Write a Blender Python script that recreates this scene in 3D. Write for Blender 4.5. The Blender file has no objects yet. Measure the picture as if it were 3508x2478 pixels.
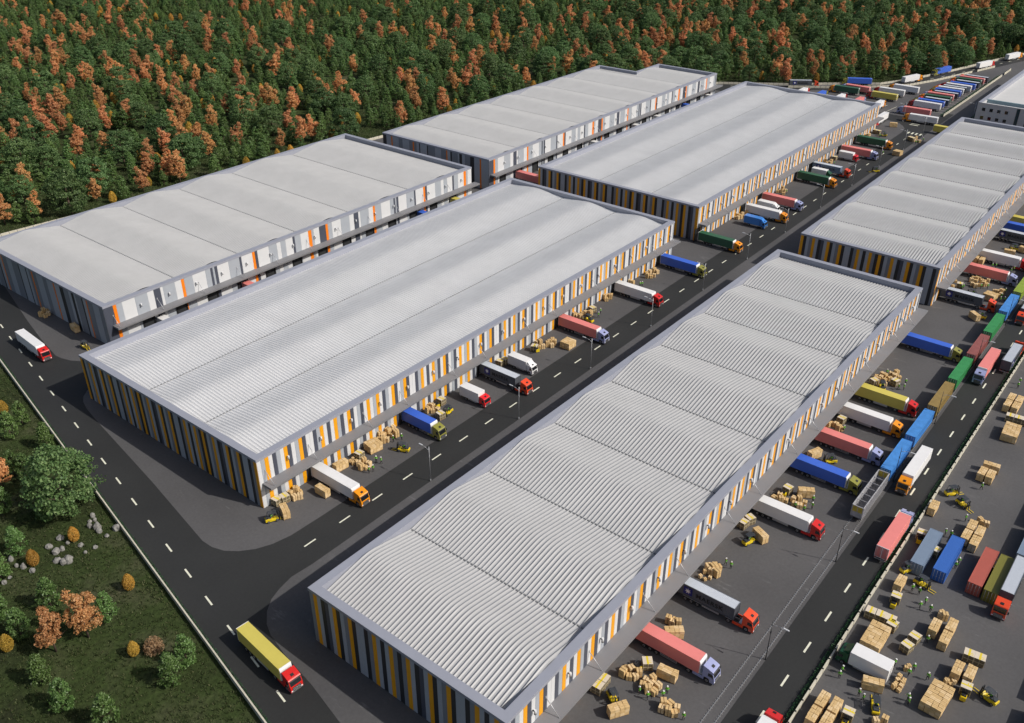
# Logistics park: six warehouses, lorries, rail wagons, loads and a wood, built in metres.
# X runs along the warehouses, Y across them, Z up; the camera stands 130 m above the origin.
import bpy, bmesh, math, random
import numpy as np
from mathutils import Vector, Matrix
R = math.radians
rng = random.Random(7); nrng = np.random.default_rng(11)
SC = bpy.context.scene; COL = SC.collection

# ------------------------------------------------------------------ materials
MATS = {}
def nodes(name):
    m = bpy.data.materials.new(name); m.use_nodes = True
    return m, m.node_tree.nodes, m.node_tree.links, m.node_tree.nodes['Principled BSDF']
def M(name, col=(.5,.5,.5), rough=.55, metal=0., var=.12, scale=2.0, bump=0., spec=.5, coat=0., stretch=None):
    if name in MATS: return MATS[name]
    m, N, L, B = nodes(name); MATS[name] = m
    B.inputs['Roughness'].default_value = rough; B.inputs['Metallic'].default_value = metal
    B.inputs['Specular IOR Level'].default_value = spec; B.inputs['Coat Weight'].default_value = coat
    if var > 0:
        tc = N.new('ShaderNodeTexCoord'); nz = N.new('ShaderNodeTexNoise'); nz.inputs['Scale'].default_value = scale
        nz.inputs['Detail'].default_value = 5; nz.inputs['Roughness'].default_value = .65
        src = tc.outputs['Object']
        if stretch:
            mp = N.new('ShaderNodeMapping'); mp.inputs['Scale'].default_value = stretch; L.new(src, mp.inputs[0]); src = mp.outputs[0]
        L.new(src, nz.inputs['Vector'])
        cr = N.new('ShaderNodeValToRGB'); e = cr.color_ramp.elements
        e[0].position = .3; e[1].position = .7
        e[0].color = tuple(c*(1-var) for c in col)+(1,); e[1].color = tuple(min(1, c*(1+var)) for c in col)+(1,)
        L.new(nz.outputs['Fac'], cr.inputs[0]); L.new(cr.outputs[0], B.inputs['Base Color'])
        if bump:
            bp = N.new('ShaderNodeBump'); bp.inputs['Strength'].default_value = bump; bp.inputs['Distance'].default_value = .05
            L.new(nz.outputs['Fac'], bp.inputs['Height']); L.new(bp.outputs[0], B.inputs['Normal'])
    else: B.inputs['Base Color'].default_value = tuple(col)+(1,)
    return m
def paving(name, col, light, scratch, rough=.75):
    """tarmac: blotches, fine grain and pale scrape marks"""
    m, N, L, B = nodes(name); MATS[name] = m
    B.inputs['Roughness'].default_value = rough; B.inputs['Specular IOR Level'].default_value = .3
    tc = N.new('ShaderNodeTexCoord')
    def noise(scale, detail, st=(1,1,1), rot=0, rg=.6):
        mp = N.new('ShaderNodeMapping'); mp.inputs['Scale'].default_value = st; mp.inputs['Rotation'].default_value = (0,0,rot)
        n = N.new('ShaderNodeTexNoise'); n.inputs['Scale'].default_value = scale; n.inputs['Detail'].default_value = detail
        n.inputs['Roughness'].default_value = rg
        L.new(tc.outputs['Object'], mp.inputs[0]); L.new(mp.outputs[0], n.inputs['Vector']); return n
    big = noise(.035, 4, rg=.55); fine = noise(1.6, 6, rg=.7); sc1 = noise(.5, 7, (1,.22,1), .15, .72); sc2 = noise(.11, 3)
    def ramp(src, a, b, ca, cb):
        r = N.new('ShaderNodeValToRGB'); e = r.color_ramp.elements; e[0].position = a; e[1].position = b
        e[0].color = ca; e[1].color = cb; L.new(src, r.inputs[0]); return r
    base = ramp(big.outputs['Fac'], .3, .72, tuple(c*.82 for c in col)+(1,), tuple(c*1.16 for c in col)+(1,))
    grain = ramp(fine.outputs['Fac'], .25, .75, (.86,.86,.86,1), (1.12,1.12,1.12,1))
    mul = N.new('ShaderNodeMixRGB'); mul.blend_type = 'MULTIPLY'; mul.inputs[0].default_value = 1
    L.new(base.outputs[0], mul.inputs[1]); L.new(grain.outputs[0], mul.inputs[2])
    s1 = ramp(sc1.outputs['Fac'], .58, .74, (0,0,0,1), (1,1,1,1)); s2 = ramp(sc2.outputs['Fac'], .46, .68, (0,0,0,1), (1,1,1,1))
    mm = N.new('ShaderNodeMath'); mm.operation = 'MULTIPLY'; L.new(s1.outputs[0], mm.inputs[0]); L.new(s2.outputs[0], mm.inputs[1])
    m2 = N.new('ShaderNodeMath'); m2.operation = 'MULTIPLY'; m2.inputs[1].default_value = scratch; L.new(mm.outputs[0], m2.inputs[0])
    mx = N.new('ShaderNodeMixRGB'); mx.inputs[2].default_value = tuple(light)+(1,)
    L.new(m2.outputs[0], mx.inputs[0]); L.new(mul.outputs[0], mx.inputs[1]); L.new(mx.outputs[0], B.inputs['Base Color'])
    return m
def leafmat(name, cols, rough=.5, trans=.25):
    m, N, L, B = nodes(name); MATS[name] = m
    g = N.new('ShaderNodeNewGeometry'); oi = N.new('ShaderNodeObjectInfo')
    r = N.new('ShaderNodeValToRGB'); e = r.color_ramp.elements
    e[0].color = tuple(cols[0])+(1,); e[1].color = tuple(cols[-1])+(1,)
    for i, c in enumerate(cols[1:-1]):
        k = e.new((i+1)/(len(cols)-1)); k.color = tuple(c)+(1,)
    L.new(g.outputs['Random Per Island'], r.inputs[0])
    hsv = N.new('ShaderNodeHueSaturation'); mr = N.new('ShaderNodeMapRange')
    mr.inputs['To Min'].default_value = .95; mr.inputs['To Max'].default_value = 1.5
    L.new(oi.outputs['Random'], mr.inputs['Value']); L.new(mr.outputs[0], hsv.inputs['Value'])
    mh = N.new('ShaderNodeMapRange'); mh.inputs['To Min'].default_value = .488; mh.inputs['To Max'].default_value = .512
    wn = N.new('ShaderNodeTexWhiteNoise'); wn.noise_dimensions = '1D'; L.new(oi.outputs['Random'], wn.inputs['W'])
    L.new(wn.outputs['Value'], mh.inputs['Value']); L.new(mh.outputs[0], hsv.inputs['Hue'])
    L.new(r.outputs[0], hsv.inputs['Color']); L.new(hsv.outputs[0], B.inputs['Base Color'])
    B.inputs['Roughness'].default_value = rough; B.inputs['Specular IOR Level'].default_value = .35
    tr = N.new('ShaderNodeBsdfTranslucent'); L.new(hsv.outputs[0], tr.inputs['Color'])
    mix = N.new('ShaderNodeMixShader'); mix.inputs[0].default_value = trans
    out = N['Material Output']; L.new(B.outputs[0], mix.inputs[1]); L.new(tr.outputs[0], mix.inputs[2]); L.new(mix.outputs[0], out.inputs['Surface'])
    return m

# ------------------------------------------------------------------ mesh builder
class MB:
    def __init__(s): s.v=[]; s.f=[]; s.m=[]; s.sm=[]
    def quad(s, pts, mi=0, sm=False):
        b=len(s.v); s.v+= [tuple(p) for p in pts]; s.f.append(tuple(range(b,b+len(pts)))); s.m.append(mi); s.sm.append(sm)
    def box(s, x0,x1,y0,y1,z0,z1, mi=0, rot=None, c=None):
        P=[(x0,y0,z0),(x1,y0,z0),(x1,y1,z0),(x0,y1,z0),(x0,y0,z1),(x1,y0,z1),(x1,y1,z1),(x0,y1,z1)]
        if rot is not None:
            cx,cy=c if c else ((x0+x1)/2,(y0+y1)/2); ca,sa=math.cos(rot),math.sin(rot)
            P=[(cx+(p[0]-cx)*ca-(p[1]-cy)*sa, cy+(p[0]-cx)*sa+(p[1]-cy)*ca, p[2]) for p in P]
        b=len(s.v); s.v+=P
        for f in ((3,2,1,0),(4,5,6,7),(0,1,5,4),(1,2,6,5),(2,3,7,6),(3,0,4,7)):
            s.f.append(tuple(b+i for i in f)); s.m.append(mi); s.sm.append(False)
        return s
    def prism(s, prof, y0, y1, mi=0, axis='y'):
        """profile of (x,z) points (counter-clockwise seen from -y) swept from y0 to y1"""
        n=len(prof); b=len(s.v)
        A=lambda x,z,t: (x,t,z) if axis=='y' else (t,x,z)
        s.v+=[A(x,z,y0) for x,z in prof]+[A(x,z,y1) for x,z in prof]
        s.f.append(tuple(range(b,b+n))); s.f.append(tuple(range(b+2*n-1,b+n-1,-1))); s.m+=[mi,mi]; s.sm+=[False]*2
        for i in range(n):
            j=(i+1)%n; s.f.append((b+j,b+i,b+n+i,b+n+j)); s.m.append(mi); s.sm.append(False)
        return s
    def cyl(s, p, q, r0, r1=None, n=12, mi=0, cap=True, sm=True):
        r1=r0 if r1 is None else r1
        p=Vector(p); q=Vector(q); d=(q-p).normalized(); a=d.orthogonal().normalized(); c=d.cross(a); b=len(s.v)
        for o,r in ((p,r0),(q,r1)):
            for i in range(n):
                t=2*math.pi*i/n; s.v.append(tuple(o+a*math.cos(t)*r+c*math.sin(t)*r))
        for i in range(n):
            j=(i+1)%n; s.f.append((b+i,b+j,b+n+j,b+n+i)); s.m.append(mi); s.sm.append(sm)
        if cap:
            s.f.append(tuple(range(b+n-1,b-1,-1))); s.f.append(tuple(range(b+n,b+2*n))); s.m+=[mi,mi]; s.sm+=[False]*2
        return s
    def tube(s, pts, r, n=8, mi=0):
        for a,b in zip(pts[:-1],pts[1:]): s.cyl(a,b,r,n=n,mi=mi)
        return s
    def mesh(s, name, mats, bevel=0, seg=2):
        me=bpy.data.meshes.new(name); me.from_pydata(s.v,[],s.f)
        for m in (mats if isinstance(mats,(list,tuple)) else [mats]): me.materials.append(m)
        me.polygons.foreach_set('material_index', s.m); me.polygons.foreach_set('use_smooth', s.sm)
        bm=bmesh.new(); bm.from_mesh(me); bmesh.ops.recalc_face_normals(bm, faces=bm.faces)
        if bevel:
            bmesh.ops.remove_doubles(bm, verts=bm.verts, dist=1e-4)
            ed=[e for e in bm.edges if len(e.link_faces)==2 and e.calc_face_angle(0)>.35]
            bmesh.ops.bevel(bm, geom=ed, offset=bevel, segments=seg, affect='EDGES', clamp_overlap=True)
        bm.to_mesh(me); bm.free(); me.update(); return me
def npmesh(name, V, F, mats, smooth=False):
    """big meshes straight from arrays; F is an (n,4) or (n,3) index array"""
    me=bpy.data.meshes.new(name); k=F.shape[1]
    me.vertices.add(len(V)); me.vertices.foreach_set('co', np.asarray(V,np.float32).ravel())
    me.loops.add(F.size); me.loops.foreach_set('vertex_index', F.ravel().astype(np.int32))
    me.polygons.add(len(F)); me.polygons.foreach_set('loop_start', np.arange(0,F.size,k,dtype=np.int32))
    for m in (mats if isinstance(mats,(list,tuple)) else [mats]): me.materials.append(m)
    if smooth: me.polygons.foreach_set('use_smooth', np.ones(len(F),bool))
    me.update(calc_edges=True); me.validate(); return me

# ------------------------------------------------------------------ objects
def link(name, data, parent=None, loc=(0,0,0), rotz=0.):
    o=bpy.data.objects.new(name, data); COL.objects.link(o)
    o.location=loc; o.rotation_euler=(0,0,rotz)
    if parent: o.parent=parent
    return o
THINGS=[]
def tag(o, label, cat, group=None):
    o['label']=label; o['category']=cat
    if group: o['group']=group
    THINGS.append(o); return o
def struct(name, data, kind='structure'):
    o=link(name,data); o['kind']=kind; return o
def kids(o): return CH.get(o.name, [])
CH={}
def part(name, data, parent, loc=(0,0,0), rotz=0.):
    o=link(name,data,parent,loc,rotz); CH.setdefault(parent.name,[]).append(o); return o
def copy_tree(o, parent=None):
    c=o.copy(); COL.objects.link(c)
    for k in ('label','category','group'):
        if k in c and parent is None: del c[k]
    if parent: c.parent=parent; CH.setdefault(parent.name,[]).append(c)
    for ch in kids(o): copy_tree(ch, c)
    return c
PROTO={}
def place(key, build, x, y, rotz, label, cat, group=None, z=0., scale=1.):
    """the first call builds the thing, later ones copy it and its parts"""
    if key not in PROTO: o=PROTO[key]=build()
    else: o=copy_tree(PROTO[key])
    o.location=(x,y,z); o.rotation_euler=(0,0,rotz); o.scale=(scale,)*3 if not isinstance(scale,tuple) else scale
    return tag(o,label,cat,group)
def root(name): return link(name, None)
def words(s, n=16): return ' '.join(s.split()[:n])

# ------------------------------------------------------------------ palette
WHITE=M('white_paint',(.80,.80,.80),.45,var=.03,scale=1); PANEL_W=M('white_cladding',(.64,.65,.66),.5,var=.03,scale=.4)
PANEL_L=M('light_grey_cladding',(.37,.40,.44),.5,var=.04,scale=.4); PANEL_G=M('mid_grey_cladding',(.21,.23,.26),.5,var=.04,scale=.4)
PANEL_D=M('slate_cladding',(.066,.074,.10),.5,var=.05,scale=.4); PANEL_O=M('amber_cladding',(.80,.35,.004),.5,var=.03,scale=.4)
PANEL_R=M('orange_cladding',(.86,.22,.006),.5,var=.03,scale=.4); PANEL_K=M('charcoal_cladding',(.022,.025,.03),.5,var=.05,scale=.4)
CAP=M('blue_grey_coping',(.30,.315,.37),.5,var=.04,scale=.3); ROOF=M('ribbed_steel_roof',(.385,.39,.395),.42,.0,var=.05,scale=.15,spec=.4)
ROOF2=M('ribbed_steel_roof_shade_offset',(.64,.645,.65),.5,0,var=.05,scale=.15,spec=.4)  # same roof steel: ROOF darkened, this lightened to offset sun and shade on ribs
GUTTER=M('dark_gutter',(.20,.205,.21),.6,var=.1); CANOPY=M('grey_canopy_sheet',(.20,.20,.21),.6,var=.05,scale=.2)
STEEL=M('galvanised_steel',(.52,.53,.55),.4,.5,var=.08); DARK=M('black_plastic',(.015,.015,.016),.5,var=.1); DARK2=M('dark_grey_metal',(.045,.047,.05),.45,.3,var=.1)
GLASS=M('dark_tinted_glass',(.012,.014,.017),.08,var=0,spec=.8); TYRE=M('tyre_rubber',(.018,.018,.018),.8,var=.15,scale=6); RIM=M('grey_wheel_rim',(.36,.36,.37),.35,.6,var=.05)
CHROME=M('bright_metal',(.62,.63,.65),.22,.8,var=.04); LAMPW=M('clear_headlight',(.75,.76,.78),.12,var=0); REDL=M('red_tail_light',(.5,.02,.015),.3,var=0)
BOXT=M('cardboard',(.62,.43,.20),.8,var=.14,scale=2.5); BOXT2=M('pale_cardboard',(.72,.53,.29),.8,var=.10,scale=2.5); BOXD=M('brown_tape',(.22,.125,.05),.5,var=.08); WOOD=M('pallet_wood',(.40,.25,.11),.8,var=.2,scale=5)
PLY=M('crate_plywood',(.50,.42,.27),.75,var=.12,scale=2); PLYT=M('pale_crate_lid',(.66,.58,.46),.75,var=.08,scale=2); YTAPE=M('yellow_tape',(.72,.56,.04),.5,var=.06); PLYD=M('dark_board_side',(.16,.13,.075),.75,var=.12,scale=2)
YEL=M('forklift_yellow',(.76,.56,.012),.4,var=.05,coat=.3); FGREY=M('forklift_grey',(.07,.078,.09),.45,.2,var=.08)
CONC=M('cream_concrete',(.56,.53,.43),.8,var=.12,scale=.8); HEDGE=leafmat('hedge_leaves',[(.010,.045,.016),(.018,.075,.025),(.03,.10,.03)],.55,.1)
BARK=M('bark',(.075,.05,.034),.9,var=.3,scale=4,bump=.4); ROCKM=M('field_stone',(.23,.225,.21),.9,var=.35,scale=1.2,bump=.6)
PAINT=M('cream_road_paint',(.74,.74,.60),.6,var=.1,scale=1.2); RAIL=M('worn_rail_steel',(.42,.42,.42),.35,.7,var=.12); SLEEP=M('concrete_sleeper',(.22,.215,.21),.85,var=.2)
TRIM={'white':(.78,.78,.78),'pink':(.78,.24,.22),'blue':(.05,.14,.62),'yellow':(.62,.53,.11),'green':(.035,.12,.065),'steel':(.10,.112,.13),'sky':(.07,.27,.66),'cobalt':(.04,.14,.48),'brown':(.30,.10,.09),'tan':(.30,.21,.07),'leaf':(.045,.28,.09),'lime':(.28,.38,.05),'coal':(.085,.098,.12),'slate':(.20,.265,.36),'rust':(.44,.11,.08),'olive':(.20,.19,.035)}
CABC={'red':(.62,.016,.012),'orange':(.86,.30,.006),'lavender':(.34,.37,.60),'olive':(.26,.25,.045),'vermilion':(.80,.075,.02),'darkred':(.36,.018,.015),'white':(.80,.80,.80),'green':(.012,.085,.03),'blue':(.035,.22,.66),'scarlet':(.78,.01,.015)}
def TM(c): return M('trailer_%s'%c, TRIM[c], .5, var=.04, scale=.6)
def CM(c): return M('cab_%s'%c, CABC[c], .32, var=.03, scale=1, coat=.5)
# ------------------------------------------------------------------ shared small meshes
MESH={}
def cached(key, fn):
    if key not in MESH: MESH[key]=fn()
    return MESH[key]
def wheel(parent, x, y, r=.5, w=.32, side=1):
    """tyre with its rim as a sub-part, axle along y"""
    def t():
        b=MB(); b.cyl((0,-w/2,0),(0,w/2,0),r,n=20); return b.mesh('tyre',TYRE,.03,1)
    def q():
        b=MB(); b.cyl((0,0,0),(0,.025,0),r*.6,r*.56,n=16); b.cyl((0,.02,0),(0,.05,0),r*.22,n=10,mi=1)
        return b.mesh('rim',[RIM,DARK2])
    o=part('wheel',cached(('tyre',r,w),t),parent,(x,y,r)); 
    ri=part('rim',cached(('rim',r),q),o,(0,side*w/2,0)); 
    if side<0: ri.rotation_euler=(math.pi,0,0)
    return o
def cab_parts(t, colour, L=2.35, H=3.72, W=2.5, z0=.42):
    """tall cab-over: front at x=0, everything behind is negative; returned cab carries its glass and fittings"""
    def body():
        b=MB(); c=CM(colour)
        prof=[(0.0,z0),(.02,1.15),(-.05,1.75),(-.42,2.86),(-.36,2.98),(-.50,3.14),(-1.25,3.42),(-L+.05,H),(-L,H-.02),(-L,1.0),(-2.05,1.0),(-1.98,1.12),(-1.80,1.22),(-1.35,1.24),(-1.05,1.12),(-.92,.85),(-.90,z0)]
        b.prism(prof,-W/2,W/2); return b.mesh('cab',c,.07,2)
    cab=part('cab',cached(('cab',colour,L,H),body),t)
    h=W/2
    def ws():
        b=MB(); n=Vector((.93,0,.36))*.012
        P=[(-.065,-h+.13,1.80),(-.065,h-.13,1.80),(-.405,h-.16,2.80),(-.405,-h+.16,2.80)]
        b.quad([Vector(p)+n for p in P]); b.quad([Vector(p)-n*2 for p in P[::-1]]); return b.mesh('windscreen',GLASS)
    part('windscreen',cached('ws%g'%W,ws),cab)
    def sw():
        b=MB(); b.prism([(-.32,1.85),(-1.28,1.78),(-1.28,2.55),(-.62,2.60),(-.50,2.5)],-.012,.012); return b.mesh('side_window',GLASS)
    for s in (-1,1): part('side_window',cached('sw',sw),cab,(0,s*(h+.003),0))
    def gr():
        b=MB(); b.box(-.01,.045,-.85,.85,.62,1.5,0)
        for k in range(5): b.box(.045,.062,-.8,.8,.70+k*.16,.76+k*.16,1)
        return b.mesh('grille',[DARK,CHROME])
    part('grille',cached('gr',gr),cab)
    def bu():
        b=MB(); b.box(-.12,.075,-h+.03,h-.03,z0-.1,z0+.16,0); return b.mesh('bumper',[DARK2],.03,1)
    part('bumper',cached('bu%g'%W,bu),cab)
    def hl():
        b=MB(); b.box(0,.065,-.16,.16,-.1,.1); return b.mesh('headlight',LAMPW,.02,1)
    for s in (-1,1): part('headlight',cached('hl',hl),cab,(.005,s*(h-.26),.80))
    def mi():
        b=MB(); b.box(-.06,.05,0,.24,0,.62,0); b.box(-.09,-.06,.03,.21,.05,.57,1); b.cyl((0,-.1,.55),(0,.1,.55),.025,n=6); return b.mesh('mirror',[DARK,CHROME],.015,1)
    for s in (-1,1):
        o=part('mirror',cached('mi',mi),cab,(-.28,s*(h+.1),1.95))
        if s<0: o.scale=(1,-1,1)
    def ha():
        b=MB(); b.box(-.26,.26,-.3,.3,-.015,.05); return b.mesh('roof_hatch',DARK,.015,1)
    o=part('roof_hatch',cached('ha',ha),cab,(-1.02,0,3.375)); o.rotation_euler=(0,R(20),0)
    def vi():
        b=MB(); b.prism([(-.36,2.84),(-.18,2.76),(-.16,2.80),(-.34,2.90)],-h+.1,h-.1); return b.mesh('sun_visor',DARK)
    part('sun_visor',cached('vi%g'%W,vi),cab)
    def st():
        b=MB()
        for k in range(2): b.box(-.9,-.42,-.02,.03,.52+k*.34,.6+k*.34)
        return b.mesh('cab_step',CHROME)
    for s in (-1,1): part('cab_step',cached('st',st),cab,(0,s*(h+.004),0))
    return cab
def deflector(cab, colour, z0=3.3, z1=4.0, x0=-1.0, x1=-2.35):
    def f():
        b=MB(); b.prism([(x0,z0-.25),(x1,z1),(x1,z0-.25)],-1.05,1.05); return b.mesh('roof_deflector',CM(colour),.04,2)
    part('roof_deflector',cached(('defl',colour,z0,z1),f),cab)
def letters(txt, size, mat):
    c=bpy.data.curves.new('lettering','FONT'); c.body=txt; c.size=size; c.extrude=.012; c.align_x='LEFT'; c.offset=.012*size; c.space_character=1.12
    o=bpy.data.objects.new('tmp',c); COL.objects.link(o); dg=bpy.context.evaluated_depsgraph_get()
    me=bpy.data.meshes.new_from_object(o.evaluated_get(dg)); me.name='lettering'; bpy.data.objects.remove(o); bpy.data.curves.remove(c)
    me.materials.clear(); me.materials.append(mat); return me
INK=M('black_lettering',(.008,.008,.01),.5,var=0); LOGO=M('logo_blue',(.006,.012,.20),.5,var=0)
def ribbed(b, x0,x1,y0,y1,z0,z1,pitch=.36,d=.045,mi=0,roof=True,ends=True,roofmi=None):
    """corrugated container walls with corner posts and rails (real ribs)"""
    n=int((x1-x0-.3)/pitch); xs=[]
    for k in range(n):
        a=x0+.15+(x1-x0-.3)*k/n; w=(x1-x0-.3)/n
        xs+= [(a,0),(a+w*.3,0),(a+w*.42,d),(a+w*.85,d),(a+w*.97,0)]
    xs.append((x1-.15,0))
    for yy,s in ((y0,1),(y1,-1)):
        for (xa,da),(xb,db) in zip(xs[:-1],xs[1:]):
            q=[(xa,yy+s*(da+.03),z0+.1),(xb,yy+s*(db+.03),z0+.1),(xb,yy+s*(db+.03),z1-.1),(xa,yy+s*(da+.03),z1-.1)]
            b.quad(q if s>0 else q[::-1],mi)
        yi=yy+s*.12; ya,yb=min(yy,yi),max(yy,yi)
        b.box(x0,x1,ya,yb,z0,z0+.12,mi); b.box(x0,x1,ya,yb,z1-.12,z1,mi)
        for xx in (x0,x1-.16): b.box(xx,xx+.16,ya,yb,z0+.12,z1-.12,mi)
    if roof:
        m=int((x1-x0)/.3); pr=[]; rmi=roofmi if roofmi is not None else mi
        for k in range(m):
            a=x0+.12+(x1-x0-.24)*k/m; w=(x1-x0-.24)/m
            pr+= [(a,0),(a+w*.35,0),(a+w*.45,.025),(a+w*.9,.025)]
        pr.append((x1-.12,0))
        for (xa,da),(xb,db) in zip(pr[:-1],pr[1:]):
            b.quad([(xa,y0+.12,z1-.05+da),(xb,y0+.12,z1-.05+db),(xb,y1-.12,z1-.05+db),(xa,y1-.12,z1-.05+da)],rmi)
    if ends:
        for xx,s in ((x0,1),(x1,-1)):
            xi=xx+s*.12; xa,xb=min(xx,xi),max(xx,xi)
            b.box(xa,xb,y0+.12,y1-.12,z0,z0+.12,mi); b.box(xa,xb,y0+.12,y1-.12,z1-.12,z1,mi)
            m=9
            for k in range(m):
                ya=y0+.16+(y1-y0-.32)*k/m; w=(y1-y0-.32)/m
                for (p,dp),(q,dq) in (((0,.03),(.3,.03)),((.3,.03),(.42,.07)),((.42,.07),(.88,.07)),((.88,.07),(1,.03))):
                    Q=[(xx+s*dp,ya+w*p,z0+.12),(xx+s*dp if 0 else xx+s*dq,ya+w*q,z0+.12),(xx+s*dq,ya+w*q,z1-.12),(xx+s*dp,ya+w*p,z1-.12)]
                    b.quad(Q if s<0 else Q[::-1],mi)
    b.quad([(x0+.05,y0+.05,z0+.05),(x0+.05,y1-.05,z0+.05),(x1-.05,y1-.05,z0+.05),(x1-.05,y0+.05,z0+.05)],mi)
def star(b, cx, cz, r, y, mi, n=7):
    P=[]
    for k in range(2*n):
        a=math.pi/2+math.pi*k/n; q=r if k%2==0 else r*.42; P.append((cx+q*math.cos(a),cz+q*math.sin(a)))
    for k in range(2*n):
        j=(k+1)%(2*n); b.quad([(cx,y,cz),(P[k][0],y,P[k][1]),(P[j][0],y,P[j][1])],mi)
def semi(kind, tcol, ccol, tl=13.8):
    """articulated lorry; origin on the ground under its middle, nose towards +x"""
    F=(2.9+tl)/2+.0
    def build():
        t=root('semi_truck'); a=F
        cab=cab_parts(t,ccol); 
        cab.location=(a,0,0)
        # the cab's fittings hang on the cab, so only the running gear is placed from the nose
        def ch():
            b=MB()
            for s in (-1,1): b.box(-6.2,-1.2,s*.42-.06,s*.42+.06,.72,.98,0)
            b.box(-5.9,-4.3,-.5,.5,.98,1.1,0); b.box(-3.0,-2.45,-1.0,1.0,.95,1.25,1)
            b.box(-5.75,-4.45,-1.22,-.75,1.03,1.08,1); b.box(-5.75,-4.45,.75,1.22,1.03,1.08,1)
            return b.mesh('chassis',[DARK2,STEEL])
        part('chassis',cached('chassis',ch),t,(a,0,0))
        def sk():
            b=MB(); b.box(-4.25,-2.05,-.07,.07,.36,.98); return b.mesh('side_fairing',CM(ccol),.04,1)
        for s in (-1,1): part('side_fairing',cached(('fair',ccol),sk),t,(a,s*1.15,0))
        for x in (-1.42,-5.05):
            for s in (-1,1): wheel(t,a+x,s*1.06,.5,.34,s)
        r=a-2.9-tl
        for k in range(3):
            for s in (-1,1): wheel(t,r+2.45+k*1.31,s*1.06,.48,.36,s)
        if kind!='container':
            def tr():
                b=MB(); b.box(r+.08,r+tl-.16,-1.28,1.28,1.12,3.98,0); return b.mesh('trailer',TM(tcol),.03,1)
            tb=part('trailer',cached(('tr',tcol,tl),tr),t)
            def fp():
                b=MB(); b.prism([(r+tl-.16,1.14),(r+tl,1.2),(r+tl+.02,3.55),(r+tl-.10,3.88),(r+tl-.16,4.0),(r+tl-.30,4.0),(r+tl-.30,3.99),(r+tl-.16,3.98)],-1.2,1.2); return b.mesh('front_panel',WHITE,.05,2)
            part('front_panel',cached(('fp',tl),fp),tb)
            def rd():
                b=MB(); b.box(r+.0,r+.08,-1.28,1.28,1.1,4.0,0)
                for s in (-1,1):
                    b.box(r-.03,r+.0,s*.64-.56,s*.64+.56,1.25,3.85,1)
                    for q in (.28,.95): b.cyl((r-.06,s*q,1.2),(r-.06,s*q,3.9),.025,n=6,mi=2)
                b.box(r-.02,r+.1,-1.2,1.2,.62,.78,2)
                for s in (-1,1): b.box(r-.03,r,s*1.05-.16,s*1.05+.16,.86,1.02,3)
                return b.mesh('rear_door',[WHITE,TM(tcol),STEEL,REDL])
            part('rear_door',cached(('rd',tcol,tl),rd),tb)
            def un():
                b=MB()
                for s in (-1,1):
                    b.box(r+.3,r+tl-.5,s*.45-.07,s*.45+.07,.78,1.12,0)
                    if kind=='box': b.box(r+6.0,r+9.6,s*1.2-.03,s*1.2+.03,.5,1.1,1)
                    else:
                        for z in (.48,.80): b.box(r+5.9,r+9.3,s*1.2-.03,s*1.2+.03,z,z+.1,1)
                        for x in (5.9,7.5,9.22): b.box(r+x,r+x+.08,s*1.2-.03,s*1.2+.03,.5,1.1,1)
                    b.box(r+tl-3.9,r+tl-3.7,s*.9-.08,s*.9+.08,.25,1.1,0)
                b.box(r+1.8,r+5.9,-1.2,1.2,1.04,1.10,0)
                return b.mesh('underframe',[DARK2,STEEL])
            part('underframe',cached(('un',kind,tl),un),tb)
        else:
            c0,c1=r+.1,r+tl-1.15
            def co():
                b=MB(); ribbed(b,c0,c1,-1.25,1.25,1.22,4.0,.40,.05,roofmi=1); return b.mesh('container',[TM(tcol),M('pale_container_roof',(.50,.54,.60),.5,var=.05)])
            cb=part('container',cached(('ctr',tcol,tl),co),t)
            def lg(s):
                b=MB()
                if 1:
                    cx=c0+2.75; y=s*1.256
                    b.box(cx-.95,cx+.95,min(s*1.235,y),max(s*1.235,y),1.75,3.55,0); star(b,cx,2.65,.72,y+s*.006,1)
                return b.mesh('emblem',[LOGO,WHITE])
            [part('emblem',cached(('logo',tl,s),lambda: lg(s)),cb) for s in (-1,1)]
            for s in (-1,1):
                tx=part('lettering',cached('maersk',lambda: letters('MAERSK',1.45,INK)),cb,(c0+4.5 if s<0 else c0+11.4,s*1.262,2.05))
                tx.rotation_euler=(R(90),0,0 if s<0 else math.pi)
            def un2():
                b=MB()
                for s in (-1,1):
                    b.box(r+.1,r+tl-.6,s*.45-.09,s*.45+.09,.82,1.22,0); b.box(r+6.0,r+9.6,s*1.15-.05,s*1.15+.05,.62,.98,1)
                for x in (.2,4,8,12): b.box(r+x,r+x+.2,-1.2,1.2,1.06,1.22,0)
                b.box(r,r+.1,-1.2,1.2,.62,.8,1)
                for s in (-1,1): b.box(r-.03,r,s*1.0-.16,s*1.0+.16,.86,1.02,2)
                b.box(r+1.9,r+5.9,-1.22,-.85,1.0,1.06,1); b.box(r+1.9,r+5.9,.85,1.22,1.0,1.06,1)
                return b.mesh('underframe',[DARK2,STEEL,REDL])
            part('underframe',cached(('un2',tl),un2),t)
        return t
    return build
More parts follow.
